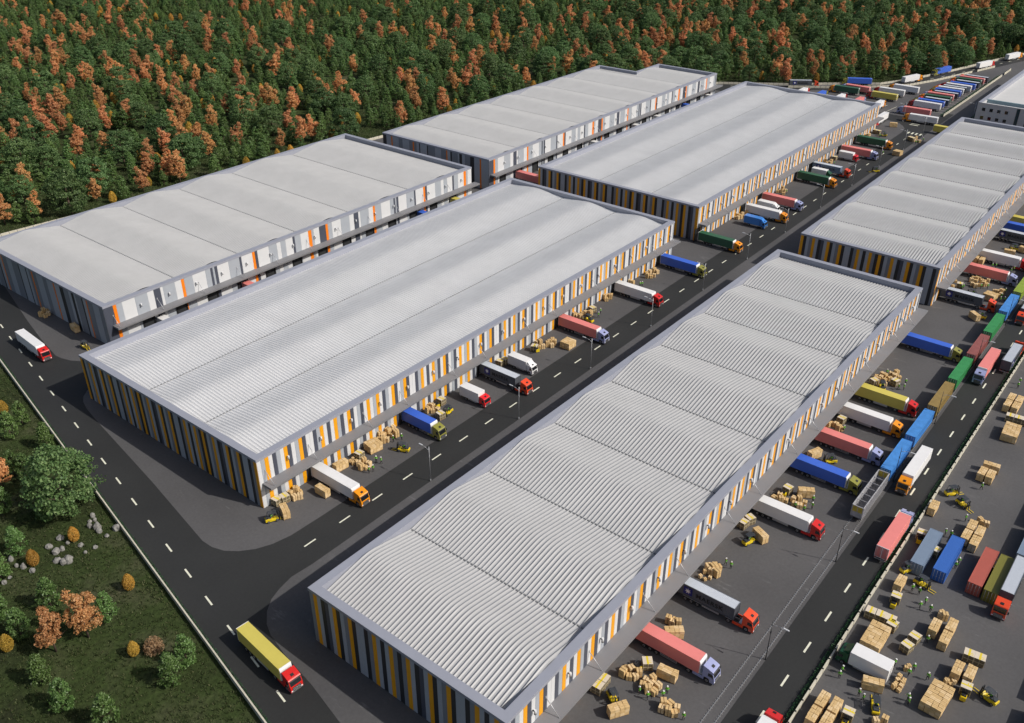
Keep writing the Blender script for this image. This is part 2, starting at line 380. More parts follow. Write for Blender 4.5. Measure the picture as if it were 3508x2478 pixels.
def boxtruck(tcol, ccol, defl=True):
    def build():
        t=root('box_truck'); a=4.3
        cab=cab_parts(t,ccol,2.35,3.5,2.5,.42); cab.location=(a,0,0)
        cab.scale=(.83,.96,.84)
        if defl: deflector(cab,ccol,3.5,4.35,-.9,-2.3)
        def bx():
            b=MB(); b.box(-4.3,2.15,-1.32,1.32,.98,3.72,0); return b.mesh('cargo_box',M('cab_blue',CABC['blue']) if tcol=='cabblue' else TM(tcol),.03,1)
        bo=part('cargo_box',cached(('bx',tcol),bx),t)
        def dr():
            b=MB(); b.box(-4.36,-4.3,-1.3,1.3,1.0,3.7,0)
            for s in (-1,1): b.cyl((-4.38,s*.3,1.05),(-4.38,s*.3,3.65),.025,n=6,mi=1)
            return b.mesh('rear_door',[WHITE,STEEL])
        part('rear_door',cached('dr',dr),bo)
        def ch():
            b=MB()
            for s in (-1,1): b.box(-4.1,2.6,s*.42-.07,s*.42+.07,.62,.96,0); b.box(-1.6,1.3,s*1.1-.04,s*1.1+.04,.5,.8,1)
            b.box(-4.36,-4.25,-1.1,1.1,.45,.6,1); return b.mesh('chassis',[DARK2,STEEL])
        part('chassis',cached('bch',ch),t)
        for x in (3.15,-2.25):
            for s in (-1,1): wheel(t,x,s*1.04,.45,.34,s)
        return t
    return build
def container(col, L=12.8, doors=True, H=2.8):
    def build():
        def co():
            b=MB(); ribbed(b,-L/2,L/2,-1.3,1.3,0,H,.36,.05); return b.mesh('shipping_container',TM(col))
        o=link('shipping_container',cached(('cont',col,L),co))
        def dr():
            b=MB()
            for s in (-1,1):
                b.box(-L/2-.03,-L/2+.02,s*.62-.57,s*.62+.57,.14,H-.14,0)
                for q in (.3,.9): b.cyl((-L/2-.06,s*q,.1),(-L/2-.06,s*q,H-.1),.028,n=6,mi=1); b.box(-L/2-.1,-L/2-.03,s*q-.12,s*q+.12,1.1,1.16,1)
            return b.mesh('container_door',[TM(col),STEEL])
        part('container_door',cached(('cdoor',col,L),dr),o)
        return o
    return build
def bogie(parent, x):
    def f():
        b=MB()
        for s in (-1,1):
            b.box(-1.35,1.35,s*.98-.07,s*.98+.07,.42,.68,0)
            for q in (-.9,.9): b.cyl((q,s*.95-.07,.46),(q,s*.95+.07,.46),.44,n=16,mi=1)
        b.box(-.25,.25,-1,1,.5,.8,0); return b.mesh('bogie',[DARK2,RAIL])
    part('bogie',cached('bogie',f),parent,(x,0,.05))
def wagon(col):
    def build():
        t=root('rail_wagon'); L=14.6
        def bd():
            b=MB(); b.box(-7.6,7.6,-1.25,1.25,.98,1.22,0)
            for s in (-1,1):
                b.box(-7.4,7.4,s*1.15-.05,s*1.15+.05,.72,.98,0); 
                for x in (-7.75,7.6): b.cyl((x,s*.85,1.0),(x+.15,s*.85,1.0),.17,n=10)
            return b.mesh('flat_bed',DARK2)
        part('flat_bed',cached('wbed',bd),t)
        bogie(t,-5.2); bogie(t,5.2)
        def co():
            b=MB(); ribbed(b,-7.25,7.25,-1.22,1.22,1.24,4.2,.42,.06); return b.mesh('container',M('wagon_%s'%col,TRIM[col],.55,var=.16,scale=.5))
        c=part('container',cached(('wco',col),co),t)
        def dr(x):
            b=MB()
            for s in (-1,1):
                if 1:
                    b.box(x,x+.03,s*.6-.55,s*.6+.55,1.4,4.05,0)
                    for q in (.3,.85): b.cyl((x+(.04 if x>0 else -.01),s*q,1.36),(x+(.04 if x>0 else -.01),s*q,4.08),.028,n=6,mi=1)
            return b.mesh('end_door',[TM(col),STEEL])
        [part('end_door',cached(('wdr',col,x),lambda: dr(x)),c) for x in (-7.28,7.25)]
        return t
    return build
def gondola():
    t=root('open_rail_wagon'); g=M('bare_wagon_steel',(.22,.215,.22),.7,.2,var=.25,scale=.8)
    b=MB(); b.box(-7.9,7.9,-1.2,1.2,1.0,1.2,0)
    for s in (-1,1):
        b.box(-7.8,7.8,s*1.1-.06,s*1.1+.06,.74,1.0,0)
        for x in (-8.05,7.9): b.cyl((x,s*.85,1.0),(x+.15,s*.85,1.0),.17,n=10)
    part('flat_bed',b.mesh('flat_bed',g),t)
    bogie(t,-5.6); bogie(t,5.6)
    sm=M('wagon_side_grey',(.42,.42,.44),.6,.2,var=.18,scale=1.0)
    for s in (-1,1):
        b=MB(); y=s*1.2
        b.box(-7.9,7.9,y-.035,y+.035,1.2,3.95,0); b.box(-7.95,7.95,y-.09,y+.09,3.95,4.1,0); b.box(-7.9,7.9,y-.07,y+.07,1.2,1.34,0)
        for k in range(21):
            x=-7.75+k*.775; b.box(x-.05,x+.05,(y+.035 if s>0 else y-.13),(y+.13 if s>0 else y-.035),1.2,3.95,0)
        part('side_wall',b.mesh('side_wall',sm),t)
    yl=M('worn_yellow_paint',(.52,.40,.05),.6,var=.3,scale=1.2)
    for x in (-7.9,7.9):
        b=MB(); b.box(x-.04,x+.04,-1.16,1.16,2.5,3.95,0); b.box(x-.04,x+.04,-1.16,1.16,1.2,2.5,1); b.box(x-.08,x+.08,-1.2,1.2,3.95,4.1,1); b.box(x-.07,x+.07,-.06,.06,1.2,3.95,1)
        for s in (-1,1): b.box(x-.09,x+.09,s*1.12-.07,s*1.12+.07,1.2,3.95,1)
        part('end_wall',b.mesh('end_wall',[yl,sm]),t)
    for x in (-5,-2.5,0,2.5,5):
        b=MB(); b.box(x-.05,x+.05,-1.16,1.16,3.7,3.82,0)
        for s in (-1,1): b.tube([(x,s*1.12,3.7),(x,s*.35,1.25)],.05,6,0)
        part('cross_brace',b.mesh('cross_brace',sm),t)
    return t
def forklift(load=False):
    def build():
        t=root('forklift')
        b=MB(); b.prism([(-1.75,.35),(-1.8,.75),(-1.72,1.02),(-1.2,1.10),(-.55,1.05),(-.35,.78),(.55,.72),(.95,.95),(1.05,.95),(1.05,.3),(-1.2,.28)],-.62,.62,0); bd=part('body',b.mesh('body',YEL,.1,3),t)
        b=MB(); b.box(-1.6,-.42,-.5,.5,1.02,1.34); part('engine_cover',b.mesh('engine_cover',FGREY,.05,2),bd)
        b=MB(); b.box(-.75,-.25,-.3,.3,1.15,1.32); b.box(-.80,-.66,-.28,.28,1.3,1.8); part('driver_seat',b.mesh('driver_seat',DARK,.05,2),t)
        b=MB(); b.tube([(.75,0,.9),(.5,0,1.42)],.04,6); b.cyl((.48,0,1.40),(.46,0,1.44),.19,n=14); part('steering_wheel',b.mesh('steering_wheel',DARK),t)
        b=MB()
        for s in (-1,1):
            y=s*.56; b.tube([(.98,y,.95),(.62,y,2.28),(-1.0,y,2.34),(-1.22,y,1.24)],.055,6); b.box(-1.0,.64,y-.05,y+.05,2.27,2.36)
        for k in range(9): b.box(-.98+k*.2,-.84+k*.2,-.56,.56,2.30,2.37)
        part('overhead_guard',b.mesh('overhead_guard',FGREY),t)
        b=MB()
        for s in (-1,1): b.box(1.12,1.30,s*.33-.06,s*.33+.06,.12,2.25); b.cyl((1.18,s*.18,.3),(1.18,s*.18,1.9),.045,n=8)
        for z in (.25,1.2,2.1): b.box(1.14,1.28,-.36,.36,z,z+.12)
        part('mast',b.mesh('mast',DARK2),t)
        b=MB(); b.box(1.32,1.40,-.58,.58,.32,.44); b.box(1.32,1.40,-.58,.58,.70,.82)
        for k in range(5): b.box(1.33,1.38,-.5+k*.24,-.46+k*.24,.8,1.3)
        part('carriage',b.mesh('carriage',DARK2),t)
        def fk():
            b=MB(); b.box(1.40,1.47,-.07,.07,.14,.86); b.box(1.40,2.75,-.07,.07,.09,.16); return b.mesh('fork',YEL,.015,1)
        for s in (-1,1): part('fork',cached('fork',fk),t,(0,s*.34,0))
        for x,r in ((.72,.37),(-1.15,.30)):
            for s in (-1,1): wheel(t,x,s*.55,r,.26,s)
        return t
    return build
def stacker():
    t=root('pallet_stacker')
    b=MB(); b.box(-.55,.55,-.5,.5,.12,1.05,0); part('body',b.mesh('body',YEL,.06,2),t)
    b=MB(); b.box(-.28,.38,-.4,.4,1.03,1.22,0); b.box(.38,.52,-.5,.5,1.02,1.62,0); part('control_console',b.mesh('control_console',DARK,.03,1),t)
    b=MB(); b.tube([(-.1,0,1.2),(-.38,.05,1.5)],.03,6); b.cyl((-.38,-.18,1.5),(-.38,.26,1.5),.035,n=8); part('tiller',b.mesh('tiller',DARK2),t)
    b=MB()
    for s in (-1,1): b.box(.55,.68,s*.36-.05,s*.36+.05,.1,2.05)
    b.box(.56,.66,-.4,.4,1.95,2.05); part('mast',b.mesh('mast',FGREY),t)
    def fk():
        b=MB(); b.box(.68,2.35,-.09,.09,.06,.14); return b.mesh('fork',DARK2)
    for s in (-1,1): part('fork',cached('sfork',fk),t,(0,s*.3,0))
    for s in (-1,1): wheel(t,-.3,s*.4,.14,.12,s)
    return t
# ------------------------------------------------------------------ cartons, crates, pallet loads
def carton(i):
    def build():
        h=(1.0,1.25,1.65)[i]; r2=random.Random(40+i)
        b=MB(); b.box(-.5,.5,-.5,.5,.0,h,0); me=b.mesh('carton',(BOXT,BOXT2,BOXT)[i],.025,1)
        o=link('carton',me)
        b=MB(); b.box(-.505,.505,-.06,.06,h*.0,h+.006,0)
        if i: b.box(-.504,.504,-.504,.504,h*.52,h*.55,0)
        part('tape',b.mesh('tape',BOXD),o)
        return o
    return build
def crate():
    b=MB(); b.box(-.88,.88,-.88,.88,.14,1.72,0); o=link('crate',b.mesh('crate',PLYD,.02,1))
    b=MB(); b.box(-.9,.9,-.9,.9,1.72,1.77,0); b.box(-.2,.16,-.91,.91,1.74,1.776,1)
    for y in (-.55,-.15): b.box(.16,.62,y-.07,y+.07,1.74,1.774,1)
    part('lid',b.mesh('lid',[PLYT,YTAPE]),o)
    b=MB()
    for s in (-1,1):
        for x in (-.84,0,.84):
            b.box(x-.045,x+.045,s*.88-(.0 if s>0 else .035),s*.88+(.035 if s>0 else 0),.16,1.71); b.box(s*.88-(0 if s>0 else .035),s*.88+(.035 if s>0 else 0),x-.045,x+.045,.16,1.71)
        b.box(-.88,.88,s*.88-(0 if s>0 else .03),s*.88+(.03 if s>0 else 0),.85,.95); b.box(s*.88-(0 if s>0 else .03),s*.88+(.03 if s>0 else 0),-.88,.88,.85,.95)
    part('batten',b.mesh('batten',PLY),o)
    b=MB()
    for y in (-.75,0,.75): b.box(-.88,.88,y-.07,y+.07,0,.14)
    part('skid',b.mesh('skid',WOOD),o)
    return o
def pallet_load(i, nx=4, ny=2, nz=3):
    def build():
        r2=random.Random(60+i); o=root('pallet_load'); bx,by,bz=.89,.78,.64
        b=MB()
        for k in range(nx):
            x=-nx*bx/2+k*bx
            for q in range(5): b.box(x+.03,x+bx-.03,-.75+q*.34,-.61+q*.34,.12,.15)
            for q in (-.72,-.05,.6): b.box(x+.03,x+bx-.03,q,q+.12,0,.12)
        part('pallet',b.mesh('pallet',WOOD),o)
        b=MB(); m=[]
        for k in range(nz):
            for x in range(nx):
                for y in range(ny):
                    dx,dy=r2.uniform(-.035,.035),r2.uniform(-.035,.035); cx=-nx*bx/2+bx*(x+.5)+dx; cy=-ny*by/2+by*(y+.5)+dy; z=.15+k*(bz+.004)
                    b.box(cx-bx/2+.015,cx+bx/2-.015,cy-by/2+.015,cy+by/2-.015,z,z+bz-.01,r2.choice((0,0,1)),rot=r2.uniform(-.03,.03))
                    b.box(cx-bx/2+.02,cx+bx/2-.02,cy-.035,cy+.035,z+.05,z+bz-.002,2)
        part('stacked_boxes',b.mesh('stacked_boxes',[BOXT,BOXT2,BOXD],.02,1),o)
        return o
    return build
def cart():
    t=root('platform_trolley')
    b=MB(); b.box(-1.6,1.6,-.42,.42,.2,.27); part('deck',b.mesh('deck',DARK2,.02,1),t)
    b=MB(); b.tube([(1.6,-.38,.25),(1.75,-.38,1.1),(1.75,.38,1.1),(1.6,.38,.25)],.028,6); part('handle',b.mesh('handle',STEEL),t)
    for x in (-1.3,1.3):
        for s in (-1,1): wheel(t,x,s*.3,.1,.07,s)
    return t
# ------------------------------------------------------------------ people
VEST=M('hi_vis_green',(.12,.42,.02),.7,var=.06); TROU=M('dark_work_trousers',(.018,.02,.026),.85,var=.1); SKIN=M('skin',(.45,.27,.19),.6,var=.03); HELM=M('white_helmet',(.82,.82,.80),.35,var=0); BOOT=M('black_boots',(.012,.012,.012),.7,var=0); BAND=M('silver_band',(.62,.63,.63),.4,var=0)
def person_mesh(pose):
    P={'pelvis':(0,0,.96),'waist':(0,0,1.10),'chest':(0,0,1.36),'neck':(.01,0,1.55),'head':(.02,0,1.68),'crown':(.02,0,1.79),'nose':(.135,0,1.66)}
    def leg(s,hip,knee,ank,toe): P.update({'hip%d'%s:hip,'kn%d'%s:knee,'an%d'%s:ank,'to%d'%s:toe})
    def arm(s,sh,el,wr,ha): P.update({'sh%d'%s:sh,'el%d'%s:el,'wr%d'%s:wr,'ha%d'%s:ha})
    if pose=='sit':
        for k in ('pelvis','waist','chest','neck','head','crown','nose'): x,y,z=P[k]; P[k]=(x,y,z-.42)
        for s in (-1,1):
            leg(s,(.02,s*.1,.54),(.46,s*.13,.58),(.52,s*.13,.12),(.68,s*.14,.06)); arm(s,(0,s*.2,1.06),(.2,s*.25,.84),(.46,s*.14,.92),(.53,s*.13,.94))
    else:
        st={'stand':(0,0),'walk':(.22,-.2),'carry':(.05,-.05),'point':(0,.06)}[pose]
        for s,d in ((-1,st[0]),(1,st[1])):
            leg(s,(0,s*.1,.90),(d*.6+.02,s*.11,.50),(d*1.1-.02*abs(d),s*.12,.09),(d*1.1+.15,s*.14,.05))
        if pose=='carry':
            for s in (-1,1): arm(s,(0,s*.2,1.47),(.05,s*.27,1.2),(.3,s*.18,1.15),(.38,s*.16,1.16))
        elif pose=='point':
            arm(-1,(0,-.2,1.47),(.12,-.36,1.28),(.36,-.42,1.36),(.44,-.43,1.38)); arm(1,(0,.2,1.47),(-.02,.3,1.2),(.1,.24,1.0),(.16,.22,.95))
        else:
            k=st[0]
            arm(-1,(0,-.2,1.47),(-k*.5-.02,-.28,1.2),(-k*.5+.1,-.3,.95),(-k*.5+.12,-.3,.87)); arm(1,(0,.2,1.47),(k*.5-.02,.28,1.2),(k*.5+.1,.3,.95),(k*.5+.12,.3,.87))
    E=[('pelvis','waist'),('waist','chest'),('chest','neck'),('neck','head'),('head','crown'),('head','nose')]
    RAD={'pelvis':.145,'waist':.135,'chest':.16,'neck':.06,'head':.105,'crown':.085,'nose':.02}
    for s in (-1,1):
        E+=[('pelvis','hip%d'%s),('hip%d'%s,'kn%d'%s),('kn%d'%s,'an%d'%s),('an%d'%s,'to%d'%s),('chest','sh%d'%s),('sh%d'%s,'el%d'%s),('el%d'%s,'wr%d'%s),('wr%d'%s,'ha%d'%s)]
        RAD.update({'hip%d'%s:.10,'kn%d'%s:.065,'an%d'%s:.048,'to%d'%s:.042,'sh%d'%s:.075,'el%d'%s:.052,'wr%d'%s:.034,'ha%d'%s:.038})
        w=Vector(P['wr%d'%s]); h=Vector(P['ha%d'%s]); d=(h-w).normalized(); sd=Vector((0,1,0)).cross(d); sd=sd.normalized() if sd.length>.1 else Vector((0,0,1))
        sp=d.cross(sd).normalized()
        for k,l in enumerate((.075,.085,.08,.065)):
            b=h+sp*(.018*(k-1.5))+d*.03; P['f%d%d'%(s,k)]=tuple(b+d*l*.5+sd*.008); P['g%d%d'%(s,k)]=tuple(b+d*l+sd*.03); RAD['f%d%d'%(s,k)]=.009; RAD['g%d%d'%(s,k)]=.007
            E+=[('ha%d'%s,'f%d%d'%(s,k)),('f%d%d'%(s,k),'g%d%d'%(s,k))]
        P['t%d'%s]=tuple(h-d*.01+sd*.05+sp*.02); RAD['t%d'%s]=.010; E.append(('ha%d'%s,'t%d'%s))
    nm=list(P); me=bpy.data.meshes.new('person'); me.from_pydata([P[k] for k in nm],[(nm.index(a),nm.index(b)) for a,b in E],[])
    o=bpy.data.objects.new('tmp',me); COL.objects.link(o); sk=o.modifiers.new('s','SKIN'); sk.use_smooth_shade=True
    for i,k in enumerate(nm):
        v=me.skin_vertices[0].data[i]; r=RAD[k]; v.radius=(r,r*(1.25 if k in('chest','waist','pelvis') else 1)); v.use_root=(k=='pelvis')
    ss=o.modifiers.new('b','SUBSURF'); ss.levels=1; ss.render_levels=1
    dg=bpy.context.evaluated_depsgraph_get(); out=bpy.data.meshes.new_from_object(o.evaluated_get(dg)); out.name='person'
    bpy.data.objects.remove(o); bpy.data.meshes.remove(me)
    zl=-.42 if pose=='sit' else 0
    out.materials.clear()
    for m in (VEST,TROU,SKIN,BOOT): out.materials.append(m)
    wr=[Vector(P['wr-1']),Vector(P['wr1'])]
    for f in out.polygons:
        c=f.center
        if c.z>1.53+zl: mi=2
        elif min((c-w).length for w in wr)<.17 and (c-wr[0 if c.y<0 else 1]).dot(Vector(P['ha-1'])-wr[0] if c.y<0 else Vector(P['ha1'])-wr[1])>-.002: mi=2
        elif pose=='sit': mi=0 if c.z>.66 and c.x<.3 or (c.z>.75) else (3 if c.z<.16 else 1)
        elif c.z>.98: mi=0
        elif abs(c.y)>.2 and c.z>.8: mi=0
        elif c.z<.13: mi=3
        else: mi=1
        f.material_index=mi; f.use_smooth=True
    return out,zl
def person(pose):
    def build():
        me,zl=person_mesh(pose); o=link('person',me)
        b=MB(); n=14
        for k in range(4):
            a0,a1=[(.135,0),(.128,.06),(.09,.115),(.0,.14)][k],[(.128,.06),(.09,.115),(.0,.14),(.0,.14)][k]
            if k==3: break
            for i in range(n):
                t0,t1=2*math.pi*i/n,2*math.pi*(i+1)/n
                b.quad([(.02+a0[0]*math.cos(t0)*1.1,a0[0]*math.sin(t0),1.735+zl+a0[1]),(.02+a0[0]*math.cos(t1)*1.1,a0[0]*math.sin(t1),1.735+zl+a0[1]),(.02+a1[0]*math.cos(t1)*1.1,a1[0]*math.sin(t1),1.735+zl+a1[1]),(.02+a1[0]*math.cos(t0)*1.1,a1[0]*math.sin(t0),1.735+zl+a1[1])],0,True)
        b.box(.1,.23,-.1,.1,1.735+zl,1.75+zl); part('helmet',b.mesh('helmet',HELM),o)
        b=MB(); n=16
        lv=[(1.02,.15,.20),(1.10,.16,.205),(1.16,.16,.205),(1.30,.175,.215),(1.45,.155,.20)]
        for k in range(4):
            for i in range(n):
                t0,t1=2*math.pi*i/n,2*math.pi*(i+1)/n
                q=[(lv[j][1]*1.12*math.cos(t),lv[j][2]*1.08*math.sin(t),lv[j][0]+zl) for j,t in ((k,t0),(k,t1),(k+1,t1),(k+1,t0))]
                b.quad(q,1 if k==1 else 0,True)
        part('vest',b.mesh('vest',[VEST,BAND]),o)
        return o
    return build
# ---- where things stand, in metres
LOADS = [[92.4,51.0,-32.0,''],[104.3,48.4,-82.0,''],[113.3,52.3,-49.0,''],[168.2,50.2,-59.0,''],[183.5,54.6,-21.0,''],[148.4,51.8,-116.0,''],[90.6,136.2,-114.0,''],[100.5,135.2,-90.0,''],[109.5,139.2,-4.0,''],[119.6,138.2,-9.0,''],[119.9,139.8,-9.0,''],[190.4,131.1,0.0,''],[190.4,132.8,0.0,''],[106.0,252.1,-96.0,''],[477.1,136.7,-63.0,''],[431.1,119.4,-96.0,''],[432.8,119.2,-96.0,''],[299.3,45.4,-101.0,''],[301.0,45.1,-101.0,''],[282.6,45.2,-128.0,''],[341.4,49.5,-81.0,''],[347.3,46.0,-104.0,''],[124.7,19.3,-70.0,''],[133.1,22.8,-90.0,''],[134.7,22.8,-90.0,''],[136.3,22.8,-90.0,''],[138.0,22.8,-90.0,''],[126.1,9.8,-93.0,''],[127.7,9.7,-93.0,''],[129.3,9.6,-93.0,''],[131.0,9.5,-93.0,''],[220.0,20.3,-87.0,''],[221.6,20.4,-87.0,''],[223.2,20.5,-87.0,''],[224.9,20.6,-87.0,''],[204.2,20.3,-84.0,''],[136.9,8.7,0.0,''],[137.3,6.7,0.0,''],[144.7,15.0,0.0,''],[142.8,12.6,0.0,''],[146.7,12.6,0.0,''],[152.4,24.0,0.0,''],[180.5,26.2,0.0,''],[200.2,21.3,0.0,''],[200.1,19.5,0.0,''],[173.9,15.9,0.0,''],[177.8,15.9,0.0,''],[174.9,17.8,0.0,''],[178.8,17.8,0.0,''],[234.9,24.3,0.0,''],[238.8,24.3,0.0,''],[234.9,22.4,0.0,''],[238.8,22.4,0.0,''],[115.5,24.7,0.0,''],[111.6,24.7,0.0,''],[115.6,22.5,0.0,''],[111.7,22.5,0.0,''],[328.2,57.1,0.0,''],[327.7,55.1,0.0,'']]
CRATES = [[94.2,56.3,94.0],[94.1,58.1,94.0],[96.1,56.4,94.0],[96.0,58.2,94.0],[104.1,52.4,-51.0],[166.9,53.9,-9.0],[151.9,55.9,-24.0],[149.7,56.4,-8.0],[201.9,55.2,-9.0],[225.3,55.4,-27.0],[228.7,50.9,73.0],[91.8,140.5,4.0],[93.6,140.0,-10.0],[115.2,139.0,4.0],[145.0,139.9,0.0],[139.9,135.5,-9.0],[169.9,140.5,5.0],[171.5,140.1,5.0],[213.2,139.0,-14.0],[182.6,138.2,-70.0],[406.5,138.9,0.0],[302.9,55.3,-78.0],[137.1,17.5,-15.0],[140.1,17.1,-11.0],[142.1,8.1,-84.0],[142.3,6.3,-84.0],[141.3,25.7,-85.0],[141.5,23.8,-85.0],[141.6,22.0,-85.0],[140.6,21.4,-6.0],[168.8,10.9,-7.0],[170.6,10.7,-7.0],[166.6,21.5,-7.0],[229.8,22.4,-85.0],[230.0,20.5,-85.0],[230.1,18.7,-85.0],[459.1,122.5,-118.0],[458.2,120.8,-118.0],[460.3,139.9,-98.0],[460.0,138.0,-98.0]]
STACKERS = [[102.5,53.2,90,0],[143.0,139.5,90,0],[182.5,137.1,150,0],[211.6,139.2,90,0],[165.0,54.0,100,0],[168.3,25.2,5,1],[146.4,23.1,5,1],[132.2,6.2,5,1],[114.2,20.1,5,1]]
FORKLIFTS = [[94.1,53.0,-122.0],[146.0,53.0,-19.0],[183.7,51.0,132.0],[87.8,136.7,-27.0],[123.7,133.0,115.0],[142.4,135.4,-173.0],[207.1,136.3,84.0],[102.3,239.8,-92.0],[189.5,24.6,-42.0],[186.8,21.5,-119.0],[158.3,24.2,-29.0],[155.8,20.5,-102.0],[120.9,17.4,23.0],[134.9,2.9,71.0],[284.6,44.0,87.0],[298.9,50.5,114.0],[347.3,49.5,100.0],[224.5,52.9,27.0],[457.3,134.8,106.0],[401.5,118.6,128.0]]
PEOPLE = [[98.2,50.3],[98.1,48.6],[100.0,46.7],[101.2,46.6],[98.3,41.7],[136.7,53.7],[136.4,52.4],[162.5,50.2],[162.6,48.2],[164.8,47.2],[167.1,48.0],[232.4,54.4],[226.8,49.3],[227.7,48.2],[230.6,48.7],[198.4,53.2],[116.5,134.6],[112.5,132.9],[113.6,132.6],[116.9,133.3],[124.9,137.4],[126.8,136.4],[211.2,135.4],[213.7,136.3],[237.7,136.9],[238.3,136.5],[351.4,137.3],[399.2,136.2],[454.1,135.4],[428.1,124.8],[454.1,118.3],[454.9,117.3],[460.5,116.8],[301.3,54.2],[302.5,54.1],[306.4,49.6],[307.7,47.9],[307.7,42.5],[300.0,42.1],[300.8,41.1],[302.9,42.5],[325.5,45.1],[327.9,44.8],[326.0,51.2],[326.8,50.2],[247.8,24.6],[250.4,24.8],[195.6,20.0],[181.7,19.6],[174.2,21.6],[174.2,20.5],[153.0,21.6],[153.0,20.3],[151.0,18.5],[149.2,18.9],[149.6,17.1],[165.0,16.9],[166.7,16.8],[124.7,24.7],[123.3,24.6],[121.6,20.5],[121.0,19.5],[132.1,17.9],[133.2,14.9],[131.5,15.2],[126.0,13.5],[125.1,13.2],[141.3,15.1],[132.7,12.3]]
CARTONS = [[1,[[100.9,54.7],[101.5,53.8],[99.7,54.4],[99.9,53.2],[100.5,52.3],[101.5,52.2]]],[1,[[101.0,50.4],[101.9,49.6],[99.9,50.4],[101.0,49.3],[99.4,49.1],[99.8,48.1],[101.3,48.1]]],[1,[[98.6,45.5],[99.3,44.6],[97.5,45.2],[97.7,44.0],[98.1,43.1],[99.3,43.2]]],[1,[[134.8,54.9],[133.4,55.6],[133.7,54.7],[134.7,54.0],[132.7,54.6],[132.7,53.3]]],[0.6,[[130.3,55.7],[131.9,55.6],[130.2,54.6],[131.1,54.0]]],[1,[[115.8,54.6],[116.6,53.7],[115.8,53.7],[116.3,52.7]]],[1,[[162.6,54.9],[164.2,54.3],[162.6,53.3],[163.2,52.5]]],[1,[[164.8,51.2],[165.4,50.2],[163.5,50.5],[163.2,49.2],[164.5,48.6]]],[1,[[197.8,56.8],[199.2,56.2],[199.3,55.3],[197.9,54.2],[198.7,53.6]]],[0.9,[[229.4,55.8],[231.3,55.0],[227.4,55.4],[228.3,54.9],[229.2,54.6],[230.3,53.9],[228.9,53.4],[226.6,52.6],[225.5,54.4]]],[1,[[232.9,53.1],[233.7,52.0],[230.2,52.5],[232.2,52.0],[231.3,50.5]]],[1,[[95.4,140.0],[97.6,140.4],[95.3,138.4],[97.1,140.1],[97.4,139.0],[96.4,137.8]]],[0.6,[[112.7,139.2],[113.7,139.3],[112.4,137.9],[113.6,138.1]]],[1,[[113.1,136.7],[112.3,135.0],[113.0,134.4],[114.3,134.5],[114.5,136.3]]],[1,[[124.2,141.0],[125.4,140.7],[124.5,140.2],[126.5,140.5],[127.6,140.3],[127.9,139.2],[127.1,138.2],[126.3,139.2],[124.1,138.4],[123.2,138.8],[123.0,140.1],[128.7,141.0]]],[1,[[141.9,141.4],[142.2,140.1],[139.8,139.6],[140.6,138.6],[141.6,137.8]]],[1,[[185.8,139.7],[186.5,138.8],[184.2,137.4],[185.2,136.7],[186.8,136.3],[189.0,137.3],[187.3,135.1],[188.8,135.4],[190.4,137.2]]],[1,[[206.5,140.9],[207.7,140.0],[206.6,139.7],[206.8,138.8],[209.7,140.0],[210.3,139.3],[210.6,137.7]]],[1,[[247.2,140.0],[248.7,139.6],[245.2,138.5],[246.0,137.5],[247.2,137.1],[250.0,138.7],[252.0,139.9],[250.2,137.7]]],[1,[[238.0,140.7],[237.4,139.3]]],[1,[[223.0,140.7],[222.3,139.6],[224.5,140.5],[224.3,139.4],[225.9,140.1]]],[1,[[350.2,140.4],[350.9,139.5],[351.2,138.6],[349.2,137.2],[353.0,138.0],[354.1,139.9]]],[1,[[400.9,141.9],[400.9,140.6],[398.9,139.2],[399.7,138.2],[400.9,138.0]]],[1,[[314.9,141.7],[315.7,140.6],[317.7,139.9],[319.1,138.9],[312.6,140.3],[312.7,139.3],[313.9,138.7],[315.9,137.9]]],[1,[[312.5,53.3],[310.2,53.3],[311.7,52.1],[313.3,51.6],[307.1,52.2],[309.1,51.8],[308.0,50.4],[306.4,51.0],[310.4,50.2],[311.9,49.7],[313.2,48.8],[308.9,49.3],[310.1,48.5]]],[0.9,[[305.7,45.0],[305.2,44.3],[307.0,44.1],[308.0,43.5],[306.9,42.8],[303.9,43.3],[304.8,42.8]]],[0.8,[[300.8,56.5],[306.5,57.2]]],[1,[[451.6,141.1],[453.6,140.0],[451.3,140.2]]],[1,[[458.0,120.0],[462.0,120.3],[458.4,118.2],[458.0,117.3]]],[1,[[104.2,268.8],[104.7,267.3],[106.1,267.8],[106.0,270.7],[106.9,270.4]]],[0.7,[[134.5,9.2],[134.8,8.2],[133.8,9.2],[133.9,8.4]]],[1,[[117.9,15.9],[118.8,14.8]]],[0.6,[[132.4,15.7],[133.5,15.5]]],[0.9,[[150.3,14.8],[149.4,14.8],[149.3,14.1]]],[0.9,[[182.9,15.3],[183.2,16.8],[183.1,16.0]]],[0.62,[[127.1,16.0],[128.1,16.0],[129.0,16.0],[129.8,16.0]]],[0.62,[[127.0,15.1],[128.0,15.1],[128.8,15.1],[129.8,15.1]]]]
